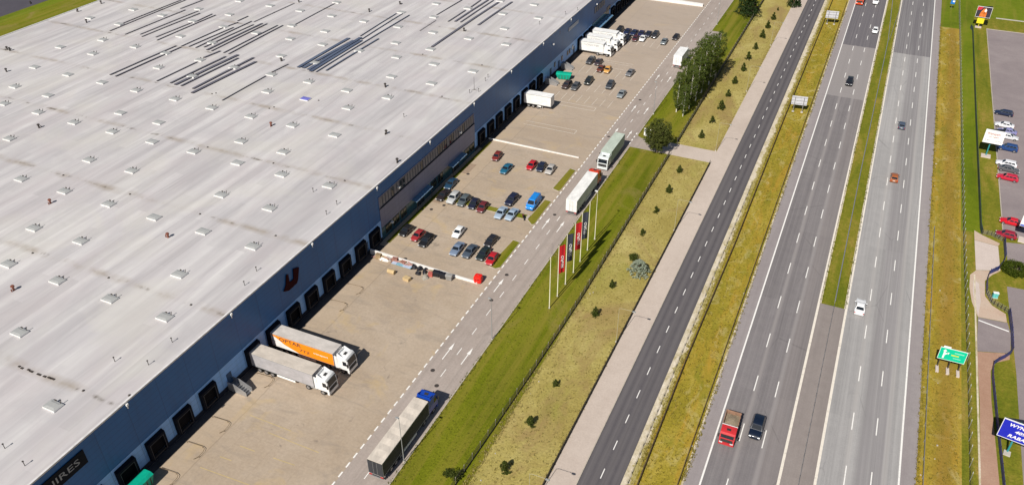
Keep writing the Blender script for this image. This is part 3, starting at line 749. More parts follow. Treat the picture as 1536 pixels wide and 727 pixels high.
def skylight(m, ox=0, oy=0, oz=0, openlid=False, cap=1):
    m.b2(ox-1.25,ox+1.25,oy-.85,oy+.85,oz,oz+.24,0)
    m.prism([(ox-1.2,oy-.80,oz+.24),(ox+1.2,oy-.80,oz+.24),(ox+1.2,oy+.80,oz+.24),(ox-1.2,oy+.80,oz+.24)],(0,0,.05),cap)
    # shallow dome
    m.add([(ox-1.12,oy-.72,oz+.29),(ox+1.12,oy-.72,oz+.29),(ox+1.12,oy+.72,oz+.29),(ox-1.12,oy+.72,oz+.29),(ox-.7,oy-.4,oz+.37),(ox+.7,oy-.4,oz+.37),(ox+.7,oy+.4,oz+.37),(ox-.7,oy+.4,oz+.37)],[(4,5,6,7),(0,1,5,4),(1,2,6,5),(2,3,7,6),(3,0,4,7)],cap)
    if openlid:
        m.box((ox-.3,oy+.80,oz+.44),(.32,.12,.22),2); m.tube((ox+.75,oy+.72,oz+.3),(ox+.75,oy+.95,oz+.8),.06,.06,6,2)
    return m
mats = [M['sky_side'], M['sky_white'], M['steel_dark']]
skm = skylight(MB()).mesh('skylight', mats); skm2 = skylight(MB(), openlid=True).mesh('skylight', mats)
skb = skylight(MB()).mesh('skylight', [M['sky_side'], M['sky_blue'], M['steel_dark']])
pts = [(at(X0+a*.25, Y0_+b_*.25, RZ+.45), (a,b_,X0)) for a,b_,X0,Y0_ in SKY]
pts.sort(key=lambda t: t[0].y + 0.3*abs(t[0].x+98))
for i, (p, key) in enumerate(pts[:100]):
    me = skb if key == (800,592,256) else (skm2 if (p.y < 170 and random.random() < .75) else skm)
    o = link('skylight', me, WH); o.location = (p.x, p.y+.55, RZ+.004); o.rotation_euler.z = random.uniform(-.015,.015)
rest = MB()
for p, key in pts[100:]: skylight(rest, p.x, p.y+.55, RZ+.004)
tag(rest.build('skylight', mats, WH), kind='stuff')
# rusty vents, posts and roof drains
vm = MB().tube((0,0,0),(0,0,.75),.22,.18,8).tube((0,0,.75),(0,0,1.0),.36,.30,8).tube((0.45,.1,0),(.45,.1,.5),.10,.10,6)
vmm = vm.mesh('roof_vent', M['vent'], smooth=True); vmd = vm.mesh('roof_vent', M['steel_dark'], smooth=True)
for x, y, red in ((130,34,0),(11,75,0),(15,76.5,0),(10,108,0),(59,192,0),(76,305,1),(252.5,356,1),(21,435,1),(448.5,4,0),(422,92,0),(554,18,0),(696,47,0),(578,130.5,0),(407,189,1),(596,243.5,0),(579.5,201,0),(46,0.5+6,0),(117,18,0),(152,6,0),(600,7,0)):
    p = at(x, y, RZ); o = link('roof_vent', vmm if red else vmd, WH); o.location = (p.x, p.y, RZ+.003); o.rotation_euler.z = random.uniform(0,6)
pm = MB().tube((0,0,0),(0,0,.85),.055,.05,6).box((0,0,.9),(.2,.2,.12)).mesh('roof_post', M['steel_dark'])
for x, y in ((470,288),(505.5,307),(490,322),(385,406.5),(367,428),(258.5,513),(172.5,542),(223,547),(7.5,672),(37.5,698),(704.5,140),(718,138),(732,116.5),(728,122),(606,176),(809,37),(840,52),(848,22),(866,16)):
    p = at(x, y, RZ); o = link('roof_post', pm, WH); o.location = (p.x, p.y, RZ+.003)
am = MB().tube((0,0,0),(0,0,3.6),.05,.035,6).tube((0,0,0.05),(.9,.0,.05),.05).tube((0,0,.05),(-.5,.7,.05),.05).tube((0,0,.05),(-.5,-.7,.05),.05).mesh('roof_antenna', M['steel_dark'])
p = at(711.5,135,RZ); o = link('roof_antenna', am, WH); o.location = (p.x,p.y,RZ+.003)
dm = MB().tube((0,0,0),(0,0,.16),.24,.12,8).mesh('roof_drain', M['steel_dark'], smooth=True)
for x, y in ((49,379.5),(163,416.5),(286.5,457),(125,585.5),(300,321),(413.5,353.5),(410,245),(311.5,221),(95,263),(195,291.5),(194,592.5),(404,163),(411,161),(318,141),(324,140),(478,151),(517,271),(634,82),(723,98),(663,145),(601,5.5)):
    p = at(x, y, RZ); o = link('roof_drain', dm, WH); o.location = (p.x, p.y, RZ+.003)
dm2 = MB()
for a, b_ in ((29,549.5),(33,552),(43,554.5),(47,557),(58.5,561.5),(67,564.5),(74.5,566.5),(79,568)):
    p = at(a, b_, RZ); dm2.box((p.x,p.y,RZ+.05),(.75*random.uniform(.5,1.1),.28,.09))
tag(dm2.build('roof_silt', simple('black_silt',(0.05,0.04,0.035),0.95), WH), kind='stuff')

# ---- solar panel rows lying on the roof
def solar(clusters):
    ordn = ['first','second','third','fourth','fifth','sixth','seventh','eighth','ninth','tenth','eleventh','twelfth']
    for desc, blue, width, segs in clusters:
        cnt = len(segs)
        for i, sg in enumerate(segs):
            wd = .72*(sg[4] if len(sg) > 4 else width)
            a, b_ = at(sg[0], sg[1], RZ+.2), at(sg[2], sg[3], RZ+.2)
            m = MB(); nn = max(1, int((b_-a).length/8)); u = (b_-a).normalized(); s_ = u.cross(Vector((0,0,1)))
            bow = 0.004*(b_-a).length
            def P(t): return a + (b_-a)*t + s_*(-bow*math.sin(PI*t))
            for k in range(nn):
                q0, q1 = P(k/nn), P((k+1)/nn)
                # low tilted panels standing on rails
                l0, h0 = q0 - s_*wd/2, q0 + s_*wd/2; l1, h1 = q1 - s_*wd/2, q1 + s_*wd/2
                z0, z1 = Vector((0,0,-.10)), Vector((0,0,.04))
                m.prism([l0+z0, h0+z1, h1+z1, l1+z0], (0,0,.05), 0)
                m.b2(q0.x-wd*.4, q0.x+wd*.4, q0.y-.05, q0.y+.05, RZ+.003, RZ+.14, 1)
            o = m.build('solar_panel_row', [M['solar_blue' if blue else 'solar'], M['steel_dark']])
            lab = desc if cnt == 1 else f'solar panel row, {ordn[i]} from left {desc}'
            tag(o, lab, 'solar panels', 'solar panel rows on the warehouse roof')
solar([
 ('in the back corner cluster on the white roof', False, .75, [(165,46,277.7,0),(181,36,271,0),(187.9,51.2,277.7,14.8),(210.5,51.2,297.8,16),(213,54.6,299.5,19.8),(234,55.4,287.8,33.6),(235.7,60,323,22.5),(271,12.6,304,0),(294.6,31.8,318,20.8)]),
 ('in the pair left of the grey roof clusters', False, .95, [(165.2,111.7,264,68.5),(173.6,114,271,70.5)]),
 ('in the upper of two striped grey clusters', False, .8, [(272,69,335,41),(283.7,69.5,350,41),(293.8,71.2,377,31.8),(306.4,70.4,380,36.8),(310.6,74.6,392.8,35,1.2),(317.3,76.2,400.4,35.4),(335.7,78.8,416,38),(343.3,80.4,424,38),(340.8,39.3,356.7,33.4),(356.7,31,371.8,24.2)]),
 ('in the lower of two striped grey clusters', False, 1.1, [(235.7,121,296,92.3,.8),(306,86,330,76.2),(256,124,338,84.6),(262.7,126.6,356.7,82,1.6),(272,128.3,356.7,87),(289.6,132.5,380,86.3,1.3),(288,139,383.6,92.2,1.5)]),
 ('in the broken line below the striped grey clusters', False, .6, [(333.5,150,398.5,113.7),(408.5,107.5,432,96)]),
 ('in the thin broken line left of the blue cluster', False, .6, [(381,32.5,441,5),(441,37.5,502,5)]),
 ('in the dense bluish cluster on the white roof', True, 1.7, [(447.6,100.7,523,57),(455,101.5,530.7,60.4),(462.7,104,540.8,56.2),(466,106.6,541.6,60.4),(474.5,107.4,613.8,22.7,.7),(489.6,105.4,567.6,57.9,.9),(540.8,53.7,594.5,20,.6),(542.5,58.7,608,17.6,.6)]),
 ('in the cluster nearest the blue wall', False, .8, [(630,45.7,653.7,30.3,.35),(655.3,22,692.7,0,.6),(672.4,32,698,15.4),(682.8,32,732,0,1.1),(691,33,740,.5),(648,70,747.7,3.3,1.25),(717.5,37.4,768,2.8,1.1),(707,10,721,0)]),
])
# ================================================================ FENCES, RAILS, WALLS
def resample(pts, step):
    out = []; pts = [Vector((p[0], p[1], 0)) for p in pts]
    tot = sum((b-a).length for a, b in zip(pts, pts[1:])); n = max(1, round(tot/step))
    for k in range(n+1):
        d = tot*k/n
        for a, b in zip(pts, pts[1:]):
            l = (b-a).length
            if d <= l + 1e-6: out.append((a + (b-a)*(d/l), (b-a).normalized())); break
            d -= l
    return out
def fence(name, label, cat, pts, step, post, panel, group=None, pmat=None, wmat=None, pname='post', wname='mesh_panel'):
    """post(MB) builds one post at the origin, panel(MB, p, q, u) one bay; posts are parts, the infill one part"""
    p0 = pts[0]
    root = thing(name, (p0[0], p0[1], 0), label, cat, group)
    m = MB(); post(m); pm_ = m.mesh(pname, pmat)
    st = resample(pts, step); o0 = Vector((p0[0], p0[1], 0))
    for i, (p, u) in enumerate(st[:100]):
        c = link(pname, pm_, root); c.location = p - o0; c.rotation_euler.z = math.atan2(u.y, u.x) - PI/2
    if len(st) > 100:
        m = MB()
        for p, u in st[100:]:
            k = MB(); post(k); q = p - o0; m.add([(v[0]+q.x, v[1]+q.y, v[2]) for v in k.v], k.f)
        tag(m.build(pname, pmat, root), kind='stuff')
    w_ = MB()
    for (p, u), (q, u2) in zip(st, st[1:]): panel(w_, p-o0, q-o0, (q-p).normalized())
    w_.build(wname, wmat, root)
    return root
def wire(h, n, dv, t=0.016, base=0.0):
    def f(m, p, q, u):
        s_ = u.cross(Vector((0,0,1)))*t/2
        for k in range(n):
            z = 0.08 + (h-0.12)*k/(n-1)
            m.add([p-s_+Vector((0,0,z)),q-s_+Vector((0,0,z)),q+s_+Vector((0,0,z)),p+s_+Vector((0,0,z)),p-s_+Vector((0,0,z+t)),q-s_+Vector((0,0,z+t)),q+s_+Vector((0,0,z+t)),p+s_+Vector((0,0,z+t))],[(0,3,2,1),(4,5,6,7),(0,1,5,4),(1,2,6,5),(2,3,7,6),(3,0,4,7)])
        L = (q-p).length; nv = max(1,int(L/dv))
        for k in range(1,nv):
            c = p + u*(L*k/nv); m.box((c.x,c.y,h/2),(t,t,h-.1))
        if base:
            c = (p+q)/2; m.box((c.x,c.y,base/2-0.02),(0.12,L,base),0,math.atan2(u.y,u.x)-PI/2)
    return f
sq = lambda h, t: (lambda m: m.box((0,0,h/2-.03),(t,t,h)))
M['wire'] = simple('fence_wire', (0.06,0.055,0.045), 0.6, 0.2)
M['post_c'] = simple('fence_post', (0.30,0.27,0.22), 0.8)
fence('mesh_fence','long dark mesh fence between the green verge and dry strip, up to the crossing path','fence',[(-42.5,30),(-41.6,62),(-40.3,96),(-39.75,118),(-39.65,184.2)],2.6,sq(1.7,.09),wire(1.55,7,.28,.028,.22),'yard boundary fences',M['post_c'],M['wire'])
fence('mesh_fence','dark mesh fence along the verge beyond the crossing path, running past the birches','fence',[(-39.6,191.6),(-39.8,240),(-39.9,300),(-39.9,430)],2.6,sq(1.7,.09),wire(1.55,7,.28,.028,.22),'yard boundary fences',M['post_c'],M['wire'])
fence('low_fence','low dark railing on the left edge of the pale pavement beside the road','fence',[(-29.1,20),(-29.05,110),(-29.1,184.0)],2.4,sq(1.15,.08),wire(1.05,8,.2,.026,.30),None,M['steel_dark'],M['wire'])
def wbeam(m, p, q, u, z=0.62):
    s_ = u.cross(Vector((0,0,1)))
    prof = [(0.03,-.15),(.09,-.09),(.03,-.03),(.03,.03),(.09,.09),(.03,.15),(0.0,.15),(0.0,-.15)]
    m.rings([[p + s_*a + Vector((0,0,z+b_)) for a,b_ in prof],[q + s_*a + Vector((0,0,z+b_)) for a,b_ in prof]])
def wbeam2(m, p, q, u):
    wbeam(m, p, q, u); wbeam(m, q, p, -u)
def railpost(m): m.box((0,0,.36),(.10,.12,.78))
fence('guard_rail','brown weathered guard rail along the motorway shoulder beside the ochre grass','guard rail',[(-10.6,20),(-10.6,330)],4.0,railpost,wbeam,'roadside guard rails',M['rust_steel'],M['rust_steel'],wname='rail')
fence('guard_rail','grey steel double guard rail running down the grassy middle of the motorway','guard rail',[(6.1,138.5),(6.0,190),(6.35,293),(5.0,345),(5,430)],4.0,railpost,wbeam2,'roadside guard rails',M['steel'],M['steel'],wname='rail')
fence('guard_rail','short grey guard rail branching off at the far end of the motorway median','guard rail',[(6.75,295),(8.0,325),(7.9,430)],4.0,railpost,wbeam,'roadside guard rails',M['steel'],M['steel'],wname='rail')
fence('guard_rail','thin grey guard rail beside the right hand motorway shoulder and the green direction sign','guard rail',[(23.15,20),(23.2,175)],4.0,railpost,wbeam,'roadside guard rails',M['steel'],M['steel'],wname='rail')
def cable(m, p, q, u):
    for z in (.45,.58,.71): m.tube(p+Vector((0,0,z)),q+Vector((0,0,z)),.028,.028,5)
fence('cable_barrier','dark wire rope barrier on posts along the paved gap in the motorway median','barrier',[(6.1,20),(6.1,137.2)],2.4,lambda m: m.box((0,0,.38),(.07,.10,.8)),cable,None,M['steel_dark'],M['steel'],wname='cable')
def mesh2(m): m.box((0,0,.85),(.07,.07,1.75)); m.prism([(-.03,.035,1.7),(.03,.035,1.7),(.03,.25,1.95),(-.03,.25,1.95)],(0,.05,0))
fence('dark_fence','long dark brown wire fence through the ochre grass between road and motorway','fence',[(-15.9,60),(-16.3,110),(-15.9,150),(-16.1,216),(-15.8,300),(-15.8,430)],2.6,sq(1.3,.09),wire(1.2,6,.3,.03,.12),None,M['rust_steel'],M['rust_steel'])
fence('edge_fence','low pale post and rail fence on the gravel edge of the service road','fence',[(-17.55,20),(-17.5,178)],2.0,sq(0.95,.08),wire(.85,2,9,.04),None,M['post_c'],M['post_c'],wname='rail')
fence('wire_fence','grey wire fence with slanted topped posts along the right edge of ochre verge','fence',[(29.85,70),(29.7,120),(29.15,172),(28.75,236),(28.2,351),(28.1,430)],2.9,mesh2,wire(1.65,5,.7,.018),None,M['lamp_grey'],M['wire'])
# banner fence on the right: solid coloured panels
M['banner'] = simple('teal_banner',(0.03,0.055,0.085),0.5,var=0.5,scale=.25)
M['banner_blue'] = simple('blue_banner',(0.02,0.035,0.19),0.45,var=0.3,scale=.4)
def banner(h):
    def f(m, p, q, u):
        c = (p+q)/2; L = (q-p).length
        m.box((c.x,c.y,.06+h/2),(.05,L-.14,h),0,math.atan2(u.y,u.x)-PI/2)
    return f
fence('banner_fence','long dark teal banner fence beside the strip of bright green grass','fence',[(31.9,318.5),(32.5,316),(32.45,239),(32.55,179),(32.8,176.9)],2.5,sq(1.5,.08),banner(1.3),'banner fences by the car park',M['steel_dark'],M['banner'],wname='banner')
fence('banner_fence','short deep blue banner fence along the car park edge beside the round hedge','fence',[(37.1,175.6),(37.05,167.4),(35.8,163.9)],2.2,sq(1.6,.08),banner(1.4),'banner fences by the car park',M['steel_dark'],M['banner_blue'],wname='banner')
fence('banner_fence','purple blue banner fence curving round the bend of the pink footpath','fence',[(35.7,163.6),(33.9,161.2),(33.25,157.5),(33.2,154.2)],1.4,sq(1.5,.08),banner(1.2),'banner fences by the car park',M['steel_dark'],M['banner_blue'],wname='banner')
fence('picket_fence','see through grey picket fence on the curve between footpath and small grass patch','fence',[(33.2,154.0),(34.1,150.9),(36.9,149.0)],.75,sq(1.2,.10),wire(1.15,3,.2,.03),None,M['steel_dark'],M['steel'])
fence('banner_fence','dark blue banner fence beside the entrance road and the lower car park','fence',[(36.95,148.8),(37.1,142.5),(36.95,136.5)],1.6,sq(1.6,.08),banner(1.4),'banner fences by the car park',M['steel_dark'],M['banner_blue'],wname='banner')
fence('banner_fence','purple banner fence between the red footpath and the grass under the blue billboard','fence',[(36.8,136.2),(35.7,134.4),(33.9,132.2),(33.5,129.2),(33.8,119),(34.35,103),(34.5,60)],1.8,sq(1.3,.08),banner(1.0),'banner fences by the car park',M['steel_dark'],M['banner_blue'],wname='banner')
fence('picket_fence','grey picket fence between the pale paved pad and the red cars','fence',[(33.0,177.0),(34.8,177.2),(36.9,175.8)],.8,sq(1.2,.09),wire(1.15,4,.2,.03),None,M['steel_dark'],M['steel'])
# low retaining walls of the loading yard
def yardwall(label, x0, x1, y, h, t=0.22, e=.3):
    m = MB(); m.prism([(x0,y,0),(x1,y,0),(x1,y,h*e),(x0,y,h)],(0,t,0))
    root = m.build('yard_wall', M['white_wall']); tag(root, label, 'wall', 'low white walls across the loading yard')
    k = MB(); k.prism([(x0,y-.05,h+.004),(x1,y-.05,h*e+.004),(x1,y-.05,h*e+.09),(x0,y-.05,h+.09)],(0,t+.1,0)); k.build('coping', M['white_wall'], root)
yardwall('low white wall across the yard with rubbish piled against its front', -86.2, -60.7, 115.2, 1.15)
yardwall('low white wall across the upper end of the car park, no rubbish against it', -86.2, -60.5, 173.2, 0.35, .10, .6)
yardwall('far low white wall crossing the yard behind the rows of dark cars', -81.2, -59.5, 303.0, 1.3, 0.9, .7)

# ================================================================ POLES, FLAGS, LAMPS
fpm = MB().tube((0,0,0),(0,0,12.3),.10,.06,8)
fpb = MB().tube((0,0,0),(0,0,.12),.22,.20,10).mesh('base_plate', M['steel']); fpc = MB().tube((0,0,12.3),(0,0,12.42),.09,.05,8).mesh('cap', M['steel'])
fpmesh = fpm.mesh('pole', M['pole_white'], smooth=True)
POLES = [(824,462,None),(836,444,1),(848,426,2),(860,408.5,1),(870,392,2),(881,375,None)]
plab = ['bare white flagpole nearest the long dark lorry','white flagpole carrying the nearer red flag','white flagpole carrying the dark flag between two red flags','white flagpole carrying the farther red flag','white flagpole carrying the farthest dark flag','bare white flagpole next to the tall lamp post and white trailer']
flab = [None,'red flag with white vertical lettering, nearer of the two red ones','dark navy flag with white vertical lettering between the two red flags','red flag with white vertical lettering, farther of the two red ones','dark navy flag at the far end of the flag row',None]
M['flag1'] = simple('red_flag_cloth',(0.50,0.012,0.02),0.7,var=.1); M['flag2'] = simple('navy_flag_cloth',(0.045,0.05,0.075),0.7,var=.15)
FD = Vector((.6,.8,0)); FN = Vector((.8,-.6,0))
for i, (x, y, kind) in enumerate(POLES):
    p = at(x, y)
    r = thing('flagpole', (p.x,p.y,0), plab[i], 'flagpole', 'row of white flagpoles on the verge')
    for nm, me in (('pole',fpmesh),('base_plate',fpb),('cap',fpc)): link(nm, me, r)
    if kind:
        m = MB(); nx, nz = 8, 16; Wd, Ht, Z1 = 1.32, 6.5, 12.05
        ph_ = random.uniform(0,6)
        def fp(a, b_, off):
            wv = .09*a*math.sin(4.2*a*1.6+ph_+b_*1.1) + .05*a*math.sin(b_*5+ph_)
            q = Vector((p.x,p.y,0)) + FD*(.1+Wd*a) + FN*(wv+off); return (q.x,q.y,Z1-Ht*b_-.12*a*math.sin(PI*b_))
        for off in (0.012,-0.012):
            vs = [fp(a/nx,b_/nz,off) for b_ in range(nz+1) for a in range(nx+1)]
            m.add(vs, [(b_*(nx+1)+a, b_*(nx+1)+a+1, (b_+1)*(nx+1)+a+1, (b_+1)*(nx+1)+a) for b_ in range(nz) for a in range(nx)])
        f = m.build('flag', M['flag%d'%kind], smooth=True); tag(f, flab[i], 'flag', 'flags on the white flagpoles')
        t_ = text('SEGRO', .85, M['ink_white'], f, (0,0,1), -FD, Vector((p.x,p.y,0))+FD*(.1+Wd*.52)+FN*.14+Vector((0,0,Z1-Ht*.58)), width=2.9, bold=.0)
# street lamps
def lamp(px, py, h, arm, label, group, color='lamp_grey', dirx=(1,0,0)):
    p = at(px, py) if py is not None else Vector(px)
    r = thing('street_lamp', (p.x,p.y,0), label, 'street lamp', group)
    MB().tube((0,0,0),(0,0,h),.06 if arm > .3 else .09,.035,8).build('pole', M[color], r, smooth=True)
    MB().tube((0,0,0),(0,0,.25),.2,.17,8).build('base', M['concrete'], r)
    d = Vector(dirx).normalized()
    if arm > 0.3:
        MB().path([Vector((0,0,h-.05)), Vector((0,0,h+.12))+d*.35, Vector((0,0,h+.2))+d*arm], .032, 6).build('arm', M[color], r)
        c = Vector((0,0,h+.16)) + d*(arm+.35)
    else: c = Vector((0,0,h+.05)) + d*.3
    hd = MB().box(tuple(c), (.26+.4*abs(d.x),.26+.4*abs(d.y),.13), 0, 0, .8).build('lamp_head', M['lamp_grey'] if color!='pole_white' else M['white'], r)
    MB().box((c.x,c.y,c.z-.1), (.2+.26*abs(d.x),.2+.26*abs(d.y),.05)).build('lamp_glass', M['lamp_glass'], hd)
    return r
M['pole_pale'] = simple('pale_lamp_pole',(.36,.33,.22),.6)
G1 = 'lamp posts along the site lane'; G2 = 'curved arm street lamps along the pavement'
lamp(606,692,9.7,0,'grey lamp post on the kerb beside the long dark lorry with blue cab',G1,dirx=(-1,0,0))
lamp(738,509,9.7,0,'grey lamp post on the kerb between the dark lorry and the flagpoles',G1,dirx=(-1,0,0))
lamp(892,358.6,12.2,0,'tall pale lamp post standing by the flag row next to the white trailer',G1,'pole_white',dirx=(-1,0,0))
lamp((-50.3,206,0),None,9.7,0,'grey lamp post on the verge between the round tree and the birches',G1,dirx=(-1,0,0))
lamp((-50.3,286,0),None,9.7,0,'farthest grey lamp post beside the site lane',G1,dirx=(-1,0,0))
for Y, lab in ((69.6,'nearest street lamp, arm over the pale pavement at the bottom edge'),(110.0,'pale street lamp with its arm over the pavement near the blue spruce'),(150.6,'street lamp over the pavement midway to the crossing path'),(191.4,'street lamp just past the crossing path, arm over the pavement'),(232.3,'street lamp beside the young pines opposite the birches'),(273.1,'farthest street lamp on the pavement edge by the young pines')):
    lamp((-29.35,Y,0),None,8.0,2.4,lab,G2,'pole_pale')
# signs
def posts(m, xs, y, z1, t=.09):
    for x in xs: m.tube((x,y,0),(x,y,z1),t,t,8)
r = thing('direction_sign', (26.3,127.0,0), 'green direction sign with white arrow on three legs in the ochre verge', 'road sign', rz=R(1))
for x in (-1.6,0.1,1.75): MB().box((x,-.5,.16),(.5,1.7,.3)).build('footing', M['palepave'], r); MB().tube((x,.2,0),(x,.2,4.5),.09,.09).build('post', M['steel_dark'], r)
pn = MB().b2(-2.1,2.1,-.04,.04,2.25,4.75).build('panel', simple('sign_green',(0.0,0.50,0.30),0.4,var=.05), r)
MB().b2(-2.16,-2.1,-.06,.06,2.19,4.81).b2(2.1,2.16,-.06,.06,2.19,4.81).b2(-2.1,2.1,-.06,.06,4.75,4.81).b2(-2.1,2.1,-.06,.06,2.19,2.25).build('sign_border', M['white'], pn)
a = MB(); y=-.055
a.poly([(-1.45,y,2.5),(-1.2,y,2.5),(-1.2,y,3.2),(-.75,y,3.7),(-.92,y,3.85),(-1.2,y,3.6),(-1.2,y,4.1),(-1.45,y,4.1)]); a.poly([(-1.65,y,4.05),(-1.0,y,4.05),(-1.32,y,4.5)]); a.poly([(-.55,y,3.95),(-1.0,y,3.8),(-.7,y,3.45)])
a.build('sign_arrow', M['ink_white'], pn)
MB().b2(.2,1.7,y-.01,y,4.0,4.18).b2(.2,1.4,y-.01,y,2.85,3.0).build('sign_text_line', simple('sign_pale_green',(.25,.62,.48),.5), pn)
MB().b2(-.2,1.0,y-.012,y,3.4,3.65).build('sign_line', simple('sign_yellow',(.6,.6,.05),.5), pn)
MB().b2(-1.75,-.6,-.05,.05,4.83,5.15).build('route_plate', M['white'], r)
for (Y, lab) in ((224.3,'grey back of a large road sign beside the service road, nearer of two'),(303.0,'grey back of a large road sign beside the service road, farther of two')):
    r = thing('road_sign', (-13.5,Y,0), lab, 'road sign', 'road signs seen from behind', rz=R(8))
    pn = MB().b2(-2.1,2.1,-.05,.05,2.1,4.7).build('panel', M['sign_back'], r)
    k = MB()
    for z in (2.5,3.4,4.3): k.b2(-2.0,2.0,-.12,-.052,z-.05,z+.05)
    k.build('stiffener', M['lamp_grey'], pn)
    for x in (-1.2,1.2): MB().tube((x,-.2,0),(x,-.2,4.5),.09,.09).build('post', M['steel'], r); MB().box((x,-.3,.1),(.6,.8,.24)).build('footing', M['concrete'], r)
def billboard(loc, rz, label, face, w_, z0, z1, pole, foot, back=True, side='black'):
    r = thing('billboard', loc, label, 'billboard', 'billboards beside the car park', rz=R(rz))
    pn = MB().b2(-w_/2,w_/2,-.12,.0,z0,z1).build('panel', face, r)
    MB().b2(-w_/2-.08,w_/2+.08,-.13,.05,z1,z1+.1).b2(-w_/2-.08,w_/2+.08,-.13,.05,z0-.1,z0).b2(-w_/2-.08,-w_/2,-.13,.05,z0,z1).b2(w_/2,w_/2+.08,-.13,.05,z0,z1).build('frame', M['white'], pn)
    # second face turned away, the two boards meeting in a V
    MB().prism([(-w_/2,.12,z0),(w_/2,2.0,z0),(w_/2,2.0,z1),(-w_/2,.12,z1)],(0,.12,0)).build('back_panel', M['plinth'], r)
    MB().b2(-w_/2,w_/2,.14,.5,z0-.42,z0-.12).build('catwalk', M['black'], r)
    MB().tube((-.3,.55,0),(-.3,.55,z1-.3),.16,.14,10).build('post', pole, r)
    MB().box((-.3,.2,.13),foot).build('footing', M['concrete'] if foot[0] < 1.9 else M['palepave'], r)
    return r, pn
r, pn = billboard((34.8,216.6,0), -3, 'white billboard with dark red and grey lettering in front of parked cars', M['white'], 4.3, 4.0, 7.4, simple('teal_pole',(0.03,0.25,0.27),.4), (2.2,1.9,.3))
text('Wynajem', .95, M['ink_red'], pn, (1,0,0), (0,0,1), (-.25,-.13,6.5), width=3.0); text('biura i magazyny', .4, M['ink_red'], pn, (1,0,0), (0,0,1), (-.1,-.13,5.7), width=2.3)
text('tel.', .5, M['ink_grey'], pn, (1,0,0), (0,0,1), (-1.1,-.13,4.75), width=1.5); text('parking', .5, M['ink_grey'], pn, (1,0,0), (0,0,1), (1.15,-.13,4.75), width=1.4)
r, pn = billboard((35.4,110.0,0), -9, 'deep blue billboard with slanted white capital lettering at the right edge', simple('royal_blue',(0.012,0.02,0.42),.4,var=.06), 5.2, 3.3, 6.9, simple('teal_pole',(0.03,0.25,0.27),.4), (1.0,1.0,.3))
text('WYNAJEM', .86, M['ink_white'], pn, (1,0,0), (0,0,1), (.25,-.13,6.15), width=4.0, shear=.25, bold=.02); text('40%', .82, M['ink_white'], pn, (1,0,0), (0,0,1), (.1,-.13,5.1), width=1.7, shear=.25, bold=.02); text('RABAT', .86, M['ink_white'], pn, (1,0,0), (0,0,1), (.1,-.13,4.0), width=3.1, shear=.25, bold=.02)
r, pn = billboard((34.7,320.3,0), -3, 'billboard with orange red and black picture at the far corner of car park', simple('dark_poster',(0.035,0.03,0.05),.5), 4.5, 3.8, 7.3, simple('yellow_pole',(0.5,0.42,0.02),.5), (2.0,1.6,.3))
k = MB(); k.poly([(-2.2,-.126,7.25),(-.5,-.126,7.25),(-1.0,-.126,6.3),(-2.2,-.126,6.0)]); k.build('poster_red', simple('poster_red',(.5,.03,.05),.5), pn)
k = MB(); k.poly([(-1.2,-.130,3.85),(.9,-.130,3.85),(1.0,-.130,5.2),(.5,-.130,6.9),(-.4,-.130,6.7),(-1.0,-.130,5.3)]); k.build('poster_orange', simple('poster_orange',(.6,.16,.03),.5,var=.5), pn)
k = MB(); k.poly([(0,-.134,5.9),(.6,-.134,5.5),(.8,-.134,6.3),(.3,-.134,6.9)]); k.build('poster_white', M['white'], pn)
MB().b2(-1.3,.9,-.1,-.02,1.5,3.4).build('lower_panel', simple('poster_yellow',(.72,.62,.02),.5), r)
r, pn = billboard((41.6,177.6,0), -8, 'white board with blue lower edge beside the dark red car at the right edge', M['white'], 4.6, 3.6, 6.0, M['steel_dark'], (2.6,2.2,.3))
MB().b2(-2.3,2.3,-.16,-.13,3.6,3.95).build('blue_band', simple('board_blue',(.02,.06,.45),.5), pn)
r = thing('road_sign', (25.6,338,0), 'small square blue and white sign on one post in the far green verge', 'road sign')
pn = MB().b2(-.7,.7,-.03,.03,1.9,3.3).build('panel', simple('sign_blue',(.01,.17,.55),.4), r); MB().b2(-.1,.6,-.05,-.032,2.6,3.2).build('sign_patch', M['white'], pn); MB().tube((0,.08,0),(0,.08,3.0),.05,.05).build('post', M['steel'], r)
r = thing('utility_cabinet', (34.7,153.3,0), 'small turquoise and white cabinet on the grass patch inside the fence bend', 'cabinet', rz=.2)
bd = MB().box((0,0,.6),(.9,.55,1.1)).build('body', simple('cabinet_teal',(.12,.5,.5),.5), r); MB().box((0,0,1.19),(1.0,.65,.08)).build('lid', M['white'], r); MB().b2(-.01,.01,-.29,-.276,.1,1.1).b2(.3,.36,-.31,-.276,.55,.7).build('door_handle', M['steel_dark'], bd); MB().box((0,0,.03),(1.1,.75,.1)).build('plinth', M['concrete'], r)
r = thing('info_board', (-47.3,189.4,0), 'plain white information board on two posts beside the round tree at the gate', 'sign', rz=R(-12))
MB().b2(-1.0,1.0,-.06,.06,1.5,3.6).build('panel', M['white'], r)
for x in (-.85,.85): MB().tube((x,.1,0),(x,.1,3.6),.06,.06).build('post', M['steel_dark'], r)
MB().b2(-.95,.15,-.075,-.061,2.5,3.5).build('notice', M['ink_grey'], r)

